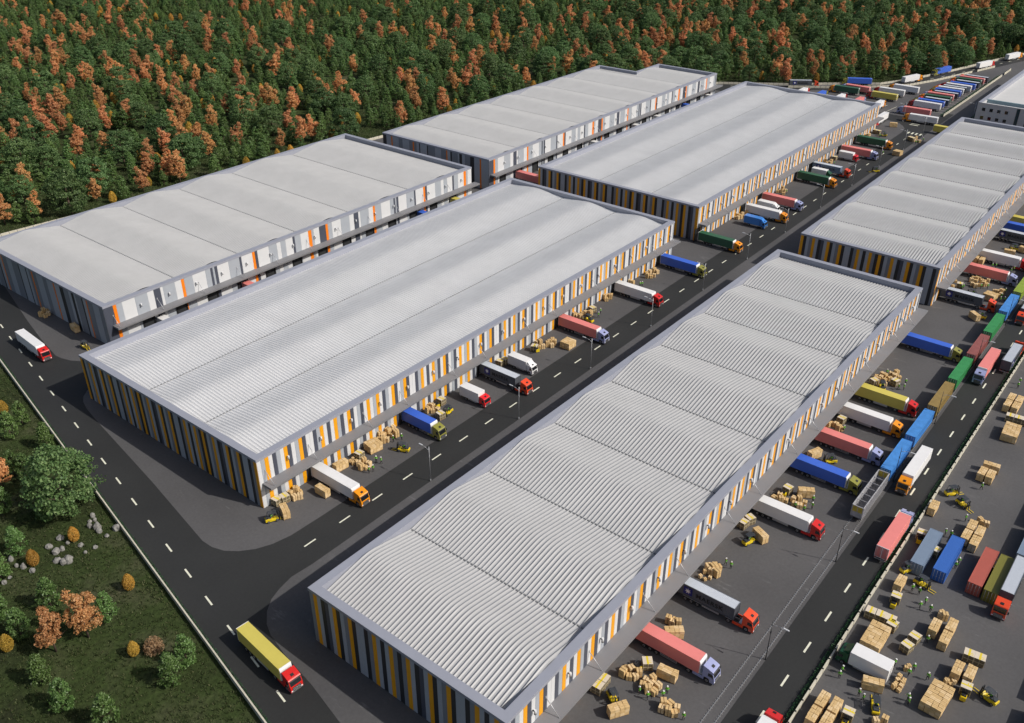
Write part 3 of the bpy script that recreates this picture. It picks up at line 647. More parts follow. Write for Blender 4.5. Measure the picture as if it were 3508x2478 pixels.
TREE_O=[[152.9,374.2],[144.5,349.8],[176.2,339.8],[186.2,343.8],[201.0,347.1],[201.9,341.3],[206.9,372.0],[192.4,405.3],[203.3,422.9],[177.9,444.9],[183.1,442.2],[208.3,450.3],[218.4,476.7],[227.3,484.2],[225.6,515.5],[211.1,481.3],[252.8,521.3],[223.4,435.9],[200.7,395.1],[235.1,434.1],[267.7,528.2],[246.2,480.2],[279.5,525.3],[284.9,524.5],[262.3,483.0],[281.9,505.0],[288.1,503.1],[296.6,560.3],[303.7,538.6],[278.8,470.4],[288.7,474.3],[287.3,454.8],[271.1,449.4],[257.2,424.4],[260.1,420.7],[244.2,410.2],[237.4,378.9],[230.9,361.3],[256.5,394.9],[247.5,362.7],[277.7,412.7],[307.8,440.0],[334.0,479.3],[288.0,404.7],[299.1,410.0],[300.2,403.8],[269.3,379.2],[275.2,359.6],[269.4,343.1],[277.2,345.1],[280.7,344.7],[303.2,390.6],[324.8,388.2],[339.8,395.2],[410.4,483.1],[442.7,540.0],[382.4,488.7],[358.5,471.1],[378.1,522.9],[357.2,541.2],[418.8,633.9],[316.1,504.4],[332.4,543.3],[345.4,617.4],[338.3,594.6],[352.5,600.7],[330.8,635.4],[322.2,630.0],[331.1,660.0],[273.1,576.3],[278.1,576.6],[297.3,629.8],[307.3,632.7],[265.1,592.6],[274.6,600.8],[274.0,622.2],[279.8,643.9],[309.2,713.0],[307.1,681.1],[334.4,709.2],[343.8,707.0],[346.6,703.5],[356.6,691.2],[386.8,744.9],[373.8,689.1],[404.1,712.9],[342.9,339.7],[380.3,387.9],[345.8,376.3],[382.8,430.6],[402.0,399.6],[370.3,370.9],[384.3,379.6],[389.4,353.6],[397.0,363.9],[406.1,352.7],[431.8,377.6],[447.8,384.8],[433.5,394.6],[448.0,425.6],[455.8,460.1],[477.1,491.9],[479.9,444.5],[515.8,465.0],[516.6,453.6],[573.3,503.0],[557.7,462.6],[507.8,419.7],[472.6,395.2],[484.1,394.0],[425.5,339.0],[427.7,332.8],[454.7,334.7],[496.0,379.4],[468.7,332.2],[577.0,416.6],[592.2,420.2],[566.9,445.8],[612.2,480.6],[501.1,477.8],[462.3,490.2],[449.8,495.9],[549.4,507.9],[579.0,521.3],[600.8,507.7],[353.1,329.9],[327.7,369.6]]
TREE_G=[[181.8,421.9],[155.1,344.4],[172.9,356.5],[166.2,402.6],[172.8,394.5],[199.9,380.6],[227.7,392.7],[213.0,354.4],[197.2,466.1],[212.5,430.9],[238.5,427.8],[234.0,512.8],[286.9,569.0],[307.5,556.9],[311.4,593.9],[323.9,557.3],[365.2,589.1],[339.2,538.4],[294.6,448.3],[283.5,407.8],[270.9,366.9],[267.3,383.7],[336.7,434.5],[320.1,391.4],[311.2,359.9],[354.7,485.5],[345.6,423.6],[327.6,487.1],[379.2,588.2],[390.1,566.5],[410.8,532.9],[232.2,557.7],[202.1,490.2],[408.0,467.9],[257.8,473.3],[270.1,499.9],[346.6,381.4],[386.6,411.4],[367.1,356.1],[410.8,396.1],[431.8,400.6],[468.1,422.4],[466.6,407.0],[529.8,453.0],[424.3,357.8],[413.6,336.8],[463.9,368.9],[385.7,333.1],[448.0,335.7],[516.9,362.4],[490.7,352.2],[556.5,452.9],[551.2,426.8],[529.1,520.9],[512.7,541.2],[442.6,453.8],[422.0,420.5],[601.1,444.5],[426.8,464.5],[539.9,484.6],[614.7,504.0]]
FIELD=[['golden',57.4,164.1],['golden',48.4,163.6],['golden',56.8,142.2],['golden',34.3,145.4],['golden',48.1,126.4],['golden',71.3,224.1],['small',67.2,212.0],['small',71.7,215.2],['small',70.8,201.0],['small',60.2,195.8],['small',61.4,192.6],['small',52.2,184.7],['small',48.0,169.2],['small',42.2,164.6],['small',44.5,149.2],['small',49.8,137.8],['small',37.3,146.4],['small',37.0,153.7],['small',34.5,133.2],['small',34.1,124.9],['small',36.9,115.8],['small',52.9,117.0],['small',48.8,115.5],['small',56.9,174.7],['maple',39.6,138.4],['maple',45.1,137.0],['maple',56.0,193.0],['broad',61.2,174.6],['dry',50.9,124.4]]
ROCKS=[[62.6,167.4],[63.5,167.0],[62.5,164.1],[53.0,166.4],[53.0,163.7],[54.3,163.5],[57.4,161.7],[56.8,158.9],[46.6,164.5],[43.4,163.8],[42.0,163.2],[45.9,166.0],[51.8,161.1],[52.5,159.5],[53.3,159.1],[58.9,158.8],[64.9,160.7],[46.1,168.7],[54.0,159.7],[56.0,164.5],[63.9,168.5],[62.4,160.2],[47.2,162.1],[61.7,165.8],[55.8,167.2],[62.1,162.7]]
# ------------------------------------------------------------------ setting: ground, yard, roads, markings
def sheet(name, polys, z, mat, kind='structure'):
    bm=bmesh.new()
    for P in polys: bm.faces.new([bm.verts.new((x,y,z)) for x,y in P])
    bmesh.ops.triangulate(bm, faces=bm.faces); bmesh.ops.recalc_face_normals(bm, faces=bm.faces)
    me=bpy.data.meshes.new(name); bm.to_mesh(me); bm.free()
    if me.polygons and sum(f.normal.z for f in me.polygons)<0: me.flip_normals()
    me.materials.append(mat); return struct(name, me, kind)
def grassmat():
    m,N,L,B=nodes('meadow_ground'); B.inputs['Roughness'].default_value=.95; B.inputs['Specular IOR Level'].default_value=.1
    tc=N.new('ShaderNodeTexCoord'); n1=N.new('ShaderNodeTexNoise'); n1.inputs['Scale'].default_value=.05; n1.inputs['Detail'].default_value=6; n1.inputs['Roughness'].default_value=.6
    n2=N.new('ShaderNodeTexNoise'); n2.inputs['Scale'].default_value=1.1; n2.inputs['Detail'].default_value=6; n2.inputs['Roughness'].default_value=.75
    for n in (n1,n2): L.new(tc.outputs['Object'],n.inputs['Vector'])
    r1=N.new('ShaderNodeValToRGB'); e=r1.color_ramp.elements; e[0].position=.32; e[1].position=.7; e[0].color=(.030,.036,.017,1); e[1].color=(.085,.085,.05,1); k=e.new(.5); k.color=(.042,.062,.020,1)
    r2=N.new('ShaderNodeValToRGB'); e=r2.color_ramp.elements; e[0].position=.3; e[1].position=.7; e[0].color=(.5,.5,.5,1); e[1].color=(1.35,1.35,1.3,1)
    mx=N.new('ShaderNodeMixRGB'); mx.blend_type='MULTIPLY'; mx.inputs[0].default_value=1
    L.new(n1.outputs['Fac'],r1.inputs[0]); L.new(n2.outputs['Fac'],r2.inputs[0]); L.new(r1.outputs[0],mx.inputs[1]); L.new(r2.outputs[0],mx.inputs[2]); L.new(mx.outputs[0],B.inputs['Base Color'])
    bp=N.new('ShaderNodeBump'); bp.inputs['Distance'].default_value=.25; L.new(n2.outputs['Fac'],bp.inputs['Height']); L.new(bp.outputs[0],B.inputs['Normal']); return m
YARD=paving('yard_tarmac',(.098,.096,.098),(.27,.27,.27),.9); ROAD=paving('road_asphalt',(.030,.031,.031),(.05,.05,.05),.35)
WX=lambda y: 53.9+(y-97.2)*.191                     # outer edge of the front road
FENCE=[(100.8,345),(300,323.5),(440,305),(470,280),(502,247.5),(525,214),(539,199),(560,173),(578,164.5),(621,150.5),(672,137),(760,110),(930,58)]
sheet('ground',[[(-1500,-1500),(3500,-1500),(3500,3500),(-1500,3500)]],-.11,grassmat())
sheet('yard',[[(WX(-120),-120),(WX(345),345)]+FENCE[1:]+[(930,-120)]],-.06,YARD)
RP=[(WX(-120),-120),(WX(350),350),(121,350),(110,310),(100.1,269.5),(97,255.4),(94.7,242.6),(95,239.8),(96,236.5),(98.5,232.5),(103,230),(110,229.5),(272,229.5),(272,218.6),(100,218.8),(94,218.9),(90.6,218.2),(88.2,216),(86.8,213.5),(85.7,209.9),(84.3,202.4),(79,169.6),(74.2,143.1),(74.3,140),(75.2,137),(77,134.6),(79.6,132.4),(82.8,130.9),(87,130),(95,129.8),(453.7,129.9),(470.6,130),(477.7,131.1),(481.8,133.2),(485.5,136.2),(487.4,139.5),(488.1,143.2),(488.1,250),(500,245),(500,131),(506,124.5),(520,122.6),(520,119.6),(84,119.7),(79,120.1),(75.3,119.3),(72.6,118.3),(70,116.4),(67.9,113.8),(66.6,111),(65.3,105.5),(63.8,96),(61.6,86.3),(52.7,40),(22.5,-120)]
sheet('road',[RP,[(-40,27.75),(540,27.75),(540,36.5),(-40,36.5)]],-.03,ROAD)
UC=[(500,243),(522,206),(536,190.5),(551,177),(569,163.6),(600,152),(640,139.5),(690,125.5),(760,104.5),(930,52)]
def strip(pts,w0,w1):
    """quads along a polyline between side offsets w0 and w1"""
    L_,R_=[],[]
    for i,p in enumerate(pts):
        a=Vector(pts[max(i-1,0)]); b=Vector(pts[min(i+1,len(pts)-1)]); d=(b-a).normalized(); n=Vector((-d.y,d.x)); q=Vector(p)
        L_.append(tuple(q+n*w1)); R_.append(tuple(q+n*w0))
    return [[R_[i],R_[i+1],L_[i+1],L_[i]] for i in range(len(pts)-1)]
sheet('upper_road',strip(UC,-4.4,4.4),-.028,ROAD)
def dash(cx,cy,ang,l=3.1,w=.36):
    d=Vector((math.cos(ang),math.sin(ang))); n=Vector((-d.y,d.x)); c=Vector((cx,cy))
    return [tuple(c-d*l/2-n*w/2),tuple(c+d*l/2-n*w/2),tuple(c+d*l/2+n*w/2),tuple(c-d*l/2+n*w/2)]
mk=[]
for k in range(-14,26): mk.append(dash(82.0+.1957*9.85*k*1.0,214.4+9.66*k,math.atan2(.981,.195)))
for k in range(0,40):
    x=88+9.76*k
    if x<464: mk.append(dash(x,125,0))
for k in range(-14,42): mk.append(dash(116.8+9.75*k,31.85,0))
for a,b in zip(UC[:-1],UC[1:]):
    a,b=Vector(a),Vector(b); d=b-a; n=max(1,int(d.length/9.8))
    for k in range(n):
        q=a+d*(k+.5)/n; mk.append(dash(q.x,q.y,math.atan2(d.y,d.x)))
for y in (121.4,123.4,125.3,127.2): mk.append(dash(471.6,y,0,3.4,.85))
mk+= [dash(486.6,129.5,R(90),4.2,.8),dash(489.0,129.5,R(90),4.2,.5)]
for k in range(15): mk.append(dash(518.7+5.72*k,133,R(90),16,.16))
for y in (149,154,159.7,170.4,181,191.7): mk.append(dash(509,y,R(-4),16,.2))
for k in range(6): mk.append(dash(523+5.8*k,176-1.5*k,R(88),16,.18))
sheet('road_marking',mk,-.002,PAINT)
# railway beside the right-hand road
tr=root('railway_track'); tag(tr,'long single railway track laid flush beside the road along the wagons','railway')
for y in (37.3,39.2):
    b=MB(); b.box(-40,540,y-.045,y+.045,-.02,.06); b.box(-40,540,y-.075,y+.075,-.045,-.02); part('rail',b.mesh('rail',RAIL),tr)
b=MB()
for k in range(900):
    x=-40+k*.64
    for y in (37.3,39.2): b.box(x,x+.2,y+.10,y+.24,-.055,.015); b.box(x,x+.2,y-.24,y-.10,-.055,.015)
o=part('rail_clips',b.mesh('rail_clips',SLEEP),tr); o['kind']='stuff'
# ------------------------------------------------------------------ walls and hedges
def wallpoly(label, pts, h=1.15, t=.28, post=True, group='low concrete walls round the site'):
    o=root('boundary_wall'); o.location=(pts[0][0],pts[0][1],0); b=MB(); q=MB()
    for A,B_ in zip(pts[:-1],pts[1:]):
        a,c=Vector(A),Vector(B_); d=c-a; L=d.length; n=max(1,round(L/2.9)); ang=math.atan2(d.y,d.x); u=d.normalized()
        for k in range(n):
            m=a+u*(L*(k+.5)/n)-Vector(pts[0]); hl=L/n/2-.025
            b.box(m.x-hl,m.x+hl,m.y-t/2,m.y+t/2,-.1,h,0,rot=ang); 
            if post:
                m2=a+u*(L*k/n)-Vector(pts[0]); q.box(m2.x-.05,m2.x+.05,m2.y-t/2-.02,m2.y+t/2+.02,-.1,h+.25,0,rot=ang)
    part('wall_panel',b.mesh('wall_panel',CONC),o)
    if post: part('post',q.mesh('post',DARK2),o)
    return tag(o,label,'wall',group)
def hedge(label, pts, off, w=.62, h=.55, per=46):
    V=[];F=[]
    for A,B_ in zip(pts[:-1],pts[1:]):
        a,c=np.array(A,float),np.array(B_,float); d=c-a; L=np.linalg.norm(d); u=d/L; n=np.array([-u[1],u[0]]); N=int(L*per)
        s=nrng.random(N)*L; y=off+(nrng.random(N)-.5)*w; z=np.abs(nrng.random(N)**.6)*h
        V.append(np.column_stack([a[0]+u[0]*s+n[0]*y,a[1]+u[1]*s+n[1]*y,z]))
    C_=np.concatenate(V); me=leafquads(C_, np.tile([0,0,1.],(len(C_),1)), .17, 'hedge', HEDGE)
    o=link('hedge',me); return tag(o,label,'hedge','low hedges beside the walls')
def leafquads(C_, out, size, name, mat, jit=.35):
    n=len(C_); d=nrng.normal(size=(n,3))+out*1.1; d/=np.linalg.norm(d,axis=1)[:,None]+1e-9
    a=np.cross(d,nrng.normal(size=(n,3))); a/=np.linalg.norm(a,axis=1)[:,None]+1e-9; c=np.cross(d,a)
    s=(size*(1+jit*(nrng.random(n)*2-1)))[:,None]; r=(.62+.3*nrng.random(n))[:,None]
    V=np.stack([C_-a*s*.5-c*s*r*.18,C_-a*s*.05+c*s*r*.5,C_+a*s*.5+c*s*r*.1,C_+a*s*.02-c*s*r*.5],1).reshape(-1,3)
    return npmesh(name,V,np.arange(4*n).reshape(n,4),mat)
wr=[(-40,27.4),(540,27.4)]; wf=[(WX(-118)-.2,-118),(WX(344)-.2,344)]
wallpoly('long cream panel wall between the right-hand road and the container yard',wr)
hedge('dark green hedge strip along the container yard wall',wr,.62,.9,.75,70)
wallpoly('low concrete wall between the front road and the meadow with shrubs',wf,post=False)
hedge('dark green hedge strip between front road and meadow wall',wf,-.5)
wallpoly('far cream wall with dark posts separating the wood from the site',FENCE)
inner=[(519.7,211.9),(534,192),(552,172),(568,158.6),(590,150.2),(626,139.6)]
wallpoly('cream wall between the lorry park and the upper road',inner); hedge('green hedge along the lorry park side of the upper road',inner,.6)
wallpoly('short cream wall end beside the upper road after the gap',[(631,138),(650,132.6)])
park=[(512,122.8),(627.4,122.8)]
wallpoly('cream wall behind the parked row of lorries',park); hedge('broad green hedge strip behind the parked row of lorries',park,1.2,1.6,.5,90)
wallpoly('short cream wall past the gap beyond the parked lorries',[(632.5,122.8),(648,122.8)])
hedge('green hedge strip beside the white office building',[(500,110.2),(640,110.2)],0,1.4,.5,80)
# ------------------------------------------------------------------ warehouses
PAL=[PANEL_W,PANEL_L,PANEL_G,PANEL_D,PANEL_O,PANEL_R,PANEL_K]
IDX={'W':0,'L':1,'G':2,'D':3,'O':4,'R':5,'K':6}
def seq(s, w): return [(c,w) for c in s]
AMBER=seq('WLOWDLWODWLODWWDLOWDWOLDWODWLDWO',1.035)
AMBER_END=seq('OKLGOLKDLOKLGOKLLKGOLKLOGK',1.0)
WIDE=[('D',2.9),('R',1.0),('L',1.8),('W',4.1),('L',4.0),('W',2.1),('D',2.2),('W',.9),('L',4.0),('W',2.2),('R',1.0),('L',3.0),('W',4.6),('L',1.8),('D',.8),('L',.7),('D',1.0),('W',4.2),('L',4.1),('D',.8),('W',4.2),('R',1.0),('D',1.0),('W',4.6),('L',3.2),('W',1.6),('L',2.0),('W',3.0),('D',.9),('L',2.4),('W',3.4),('R',1.4),('L',1.0),('W',2.4)]
WIDE_END=[('G',3.0),('L',1.5),('K',1.5),('L',.8),('G',3.4),('K',.8),('L',1.7),('R',.7),('G',3.0),('L',3.4),('G',4.2),('K',.6),('L',4.0),('K',.6),('L',1.5),('G',1.5),('R',.8),('G',2.2),('L',4.0),('G',2.4),('L',3.8),('R',.8),('L',3.0),('K',2.2)]
def panels(b, p0, p1, sq, z0, z1, rev=False, depth=.06):
    """stripes of cladding along an edge; the outward normal is to the right of p0->p1"""
    a,c=Vector(p0),Vector(p1); L=(c-a).length; u=(c-a)/L; n=Vector((u.y,-u.x)); s=0; i=0
    while s<L-.02:
        k,w=sq[i%len(sq)]; i+=1; w=min(w,L-s)
        if L-s-w<.25: w=L-s
        e=min(.07,w*.2); q=[(s,0),(s+e,depth),(s+w-e,depth),(s+w,0)]
        for (sa,da),(sb,db) in zip(q[:-1],q[1:]):
            A=a+u*sa+n*da; B_=a+u*sb+n*db; b.quad([(A.x,A.y,z0),(B_.x,B_.y,z0),(B_.x,B_.y,z1),(A.x,A.y,z1)],IDX[k])
        s+=w
def inset(P, w):
    n=len(P); out=[]
    for i in range(n):
        a,b,c=Vector(P[i-1]),Vector(P[i]),Vector(P[(i+1)%n]); d1=(b-a).normalized(); d2=(c-b).normalized()
        n1=Vector((-d1.y,d1.x)); n2=Vector((-d2.y,d2.x)); out.append(tuple(b+(n1+n2)*w if abs(n1.dot(n2))<.5 else b+n1*w))
    return out
ZV,ZR,ZC=11.3,13.45,13.07
def bayz(u, val, ZR=13.45):
    for a,b in zip(val[:-1],val[1:]):
        if a<=u<=b:
            t=(u-a)/(b-a); q=1-abs(2*t-1); return ZV+(ZR-ZV)*(q-.055*max(0,(q-.8)/.2)**2*1.6)
    return ZV
def warehouse(label, x0,x1,y0,y1, axis, val, dock, end, rods, lamps, docks, notch=None, pitch=.9, cx=None):
    o=root('warehouse'); o.location=(x0,y0,0)
    P=[(x0,y0),(x1,y0),(x1,y1),(x0,y1)] if not notch else [(x0,y0),(x1,y0),(x1,notch[1]),(notch[0],notch[1]),(notch[0],y1),(x0,y1)]
    sh=lambda p: (p[0]-x0,p[1]-y0)
    b=MB(); Q=[sh(p) for p in P]; n=len(Q)
    for i in range(n):
        a,c=Q[i],Q[(i+1)%n]; d=Vector(c)-Vector(a)
        panels(b,a,c,dock if abs(d.x)>abs(d.y) else end,0,12.5)
    part('wall',b.mesh('wall',PAL),o)
    # coping: top, fascia and the inner face that goes down to the roof
    Oo=inset(Q,-.14); Ii=inset(Q,1.62); b=MB()
    for i in range(n):
        j=(i+1)%n
        def qd(A,B_,za,zb): b.quad([(A[i][0],A[i][1],za),(A[j][0],A[j][1],za),(B_[j][0],B_[j][1],zb),(B_[i][0],B_[i][1],zb)])
        qd(Oo,Ii,ZC,ZC); qd(Oo,Oo,12.42,ZC); qd(Ii,Ii,10.9,ZC); qd(Oo,Q,12.42,12.42)
    part('parapet',b.mesh('parapet',CAP),o)
    # ribbed roof
    inn=inset(P,1.60); xs0=min(p[0] for p in inn); xs1=max(p[0] for p in inn); ys0=min(p[1] for p in inn); ys1=max(p[1] for p in inn)
    if axis=='x': u0,u1,v0,v1=xs0,xs1,ys0,ys1
    else: u0,u1,v0,v1=ys0,ys1,xs0,xs1
    val=[u0]+list(val)+[u1]; us=set()
    for a,c in zip(val[:-1],val[1:]):
        for t in (0,.2,.38,.43,.47,.5,.53,.57,.62,.8,1): us.add(round(a+(c-a)*t,3))
    extra=[notch[0]-1.6 if axis=='x' else notch[1]-1.6] if notch else []
    us=sorted(us|set(extra)); hz=np.array([bayz(u,val,13.5 if axis=='x' else 12.45) for u in us]); us=np.array(us)
    nr=int(round((v1-v0)/pitch)); pw=(v1-v0)/nr; vs=[];rz=[]
    for k in range(nr):
        for t,h in ((.0,0),(.52,0),(.60,.19),(.80,.19),(.90,0)): vs.append(v0+pw*(k+t)); rz.append(h)
    vs.append(v1); rz.append(0); vs=np.array(vs); rz=np.array(rz)
    Ug,Vg=np.meshgrid(us,vs,indexing='ij'); Zg=hz[:,None]+rz[None,:]
    X,Y=(Ug,Vg) if axis=='x' else (Vg,Ug)
    V=np.column_stack([X.ravel()-x0,Y.ravel()-y0,Zg.ravel()]); nu,nv=len(us),len(vs)
    ii,jj=np.meshgrid(np.arange(nu-1),np.arange(nv-1),indexing='ij'); a=(ii*nv+jj).ravel(); F=np.column_stack([a,a+nv,a+nv+1,a+1])
    if axis=='y': F=F[:,::-1]
    if notch:
        cxx=V[F].mean(1); keep=~((cxx[:,0]+x0>notch[0]-1.6)&(cxx[:,1]+y0>notch[1]-1.6)); F=F[keep]
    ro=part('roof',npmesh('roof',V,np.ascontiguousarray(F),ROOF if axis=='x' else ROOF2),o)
    for u in val[1:-1]:
        b=MB()
        e=(v0-x0 if axis!='x' else v0-y0, v1-x0 if axis!='x' else v1-y0)
        if notch and axis=='x' and u>notch[0]-1.6: e=(e[0],notch[1]-1.6-y0)
        if axis=='x': b.box(u-x0-.13,u-x0+.13,e[0],e[1],ZV-.1,ZV+.19)
        else: b.box(e[0],e[1],u-y0-.13,u-y0+.13,ZV-.1,ZV+.17)
        part('valley_gutter',b.mesh('valley_gutter',GUTTER),ro)
    pass
    # canopy over the docks
    c0,c1=(cx if cx else (x0+.6,x1+.2))
    b=MB(); b.box(c0-x0,c1-x0,-3.05,-.08,5.95,6.5,0); b.box(c0-x0+.1,c1-x0-.1,-2.9,-.1,5.88,5.95,1); part('canopy',b.mesh('canopy',[CANOPY,DARK2]),o)
    def rod():
        b=MB(); b.tube([(0,0,9.35),(0,-2.8,6.52)],.075,6); b.box(-.14,.14,-.06,.0,9.1,9.6); return b.mesh('canopy_rod',STEEL)
    for x in rods: part('canopy_rod',cached('rod',rod),o,(x-x0,-.06,0))
    def lamp():
        b=MB(); b.box(-.09,.09,-.45,0,.05,.2,1); b.cyl((0,-.52,-.35),(0,-.52,.55),.2,n=10,mi=0); b.cyl((0,-.52,-.42),(0,-.52,-.35),.22,n=10,mi=1); return b.mesh('wall_lamp',[PANEL_W,DARK2])
    for x in lamps: part('wall_lamp',cached('wl',lamp),o,(x-x0,-.06,9.5))
    def door():
        b=MB(); b.box(-1.55,1.55,-.10,-.06,0,4.5,1)
        for s in (-1,1): b.box(s*1.75-.22,s*1.75+.22,-.34,-.06,0,4.9,0)
        b.box(-1.53,1.53,-.34,-.06,4.5,4.9,0); return b.mesh('dock_door',[DARK,DARK2])
    for x in docks: part('dock_door',cached('dd',door),o,(x-x0,0,0))
    return tag(o,label,'warehouse','ribbed-roof warehouses of the logistics park')
def every(a,b,s): 
    out=[]; x=a
    while x<b: out.append(round(x,2)); x+=s
    return out
A_D=[108.9,124.1,156.6,176.3,190.4,204.9,216.7,252.7]; B_D=[103.8,133.3,163.1,199.1,229.6,257.5]; E_D=[283.9,320.5,336.1,370.5,385.6,418.1,438.1]; F_D=[291.5,315.7,330.9,355.1,364.1,372.2]
AVAL=[71.6+24.05*k for k in range(1,8)]
warehouse('nearest warehouse with amber stripes and ribs running away from the camera',71.2,265.6,58.1,103.5,'x',[95.3,119.2,142.7,166.3,190,213.9,237.7],AMBER[3:],AMBER_END[3:],[81.2,93.4,110.7,122.8,142.2,154.4,173.2,185.2,207.6,220,241.4,253.8],every(77.7,264,9.5),A_D)
warehouse('amber-striped warehouse left of the central road, with three lengthwise roof waves',89.1,265.9,141.7,213.8,'y',[164.5,187.3],AMBER,AMBER_END[:],[90.9,103,119.8,132.2,150,162.1,181.6,194,216.2,228.6,251.2,263],every(97,264,9.4),B_D)
warehouse('orange and grey warehouse at the left beside the wood',107.4,265.9,234.3,307.9,'x',[133.1,156.6,180.3,204.2,234.6],WIDE,WIDE_END,every(109.8,263,14.2),every(118.5,264,9.4),every(120,262,11.2)+[],cx=(109,267.5))
warehouse('farthest orange-striped warehouse with a stepped back corner',277.4,473,234.7,296.3,'x',[301.5,325.5,349.4,372.4,396,420,445],WIDE,WIDE_END[::-1],[295.6,307.5,325.5,337.6,356,368,386,398,416,428,446,458,470],every(287,471,9.4),every(286,470,11.2),notch=(448.8,271.9),cx=(278,475.5))
warehouse('far amber-striped warehouse left of the central road, pale roof with three waves',283.6,466.2,141.8,214,'y',[164.7,188.2],AMBER[5:],AMBER_END[4:],[287,301.5,319.1,331.7,348.5,362.4,380.6,392.6,410,416.3,427.6,446,458],every(291,464,9.4),E_D)
warehouse('amber-striped warehouse right of the central road with many crosswise roof waves',283.4,465.8,58.4,103.3,'x',[306.2,328.8,351.4,374,396.8,419.6,442.4],AMBER[2:],AMBER_END,[288.6,300.5,318.8,330.5,350,361.6,381,393,412,424,443,455],every(293,464,9.4),F_D)
# office building
of=root('office_building'); of.location=(498.5,40,0); OW=M('office_render',(.52,.52,.53),.8,var=.05,scale=.3); OT=M('teal_parapet_lining',(.20,.29,.33),.5,var=.05,scale=.3)
b=MB(); L=64.9
b.quad([(0,L,0),(0,0,0),(0,0,13.07),(0,L,13.07)]); b.quad([(0,0,0),(110,0,0),(110,0,13.07),(0,0,13.07)]); b.quad([(110,0,0),(110,L,0),(110,L,13.07),(110,0,13.07)]); b.quad([(110,L,0),(0,L,0),(0,L,13.07),(110,L,13.07)])
part('wall',b.mesh('wall',OW),of)
b=MB()
b.box(-.05,110.05,L-1.5,L+.05,13.07,13.25,0); b.box(-.05,110.05,-.05,1.5,13.07,13.25,0); b.box(-.05,1.2,1.5,L-1.5,13.07,13.22,2); b.box(108.8,110.05,1.5,L-1.5,13.07,13.25,0)
b.box(8.5,9.5,1.5,L-1.5,10.5,13.2,1); b.box(1.2,8.5,L-2.1,L-1.5,10.5,13.0,2); b.box(9.5,109,L-1.9,L-1.5,10.5,13.2,0)
part('parapet',b.mesh('parapet',[CAP,OT,OW]),of)
b=MB(); b.quad([(1.2,1.5,11.2),(108.8,1.5,11.2),(108.8,L-1.9,11.2),(1.2,L-1.9,11.2)]); part('roof',b.mesh('roof',M('pale_office_roof',(.58,.58,.57),.6,var=.05,scale=.1)),of)
def win():
    b=MB(); b.box(-.06,.0,-.85,.85,-.85,.85,0); return b.mesh('window',OW)
def pane():
    b=MB(); b.box(-.075,-.06,-.74,.74,-.76,.76,0); b.box(-.085,-.075,-.03,.03,-.76,.76,1); return b.mesh('pane',[GLASS,DARK2])
for y in [101.7-3.5*k for k in range(4)]+[76-3.5*k for k in range(8)]:
    for z in (10.2,6.15,2.2):
        w=part('window',cached('owin',win),of,(0,y-40,z)); part('pane',cached('opane',pane),w)
for y in (86.2,81.6):
    b=MB(); b.box(-.06,0,-.75,.75,.4,12.85,0); w=part('window',b.mesh('window',DARK2),of,(0,y-40,0))
    b=MB()
    for k in range(4): b.box(-.075,-.06,-.68,.68,.55+k*3.08,3.5+k*3.08)
    part('pane',b.mesh('pane',M('teal_glass',(.02,.05,.06),.1,var=0,spec=.8)),w)
tag(of,'pale two-tone office building with small square windows past the far warehouses','office')
# ------------------------------------------------------------------ trees
LEAF={'broad':leafmat('dark_green_leaves',[(.055,.105,.036),(.080,.145,.050),(.105,.18,.062),(.15,.22,.085)],.5,.32),
 'maple':leafmat('orange_leaves',[(.40,.19,.085),(.54,.26,.11),(.62,.31,.13),(.56,.36,.18)],.5,.32),
 'small':leafmat('fresh_green_leaves',[(.060,.115,.028),(.088,.155,.040),(.115,.19,.055),(.18,.26,.11)],.42,.32),
 'golden':leafmat('golden_leaves',[(.28,.15,.025),(.44,.26,.04),(.56,.35,.06),(.48,.31,.08)],.5,.3),
 'teal':leafmat('blue_green_needles',[(.018,.065,.048),(.03,.095,.065),(.045,.12,.085)]),
 'dry':leafmat('straw_brown_leaves',[(.20,.12,.055),(.34,.22,.11),(.46,.33,.19)])}
def clump(C_, rad, n, flat=.65):
    """n points round every clump centre with outward directions"""
    k=len(C_); p=nrng.normal(size=(k,n,3)); p/=np.linalg.norm(p,axis=2)[:,:,None]; r=nrng.random((k,n,1))**.45
    o=p.copy(); p=p*r*np.asarray(rad).reshape(-1,1,1); p[:,:,2]*=flat
    return (C_[:,None,:]+p).reshape(-1,3), o.reshape(-1,3)
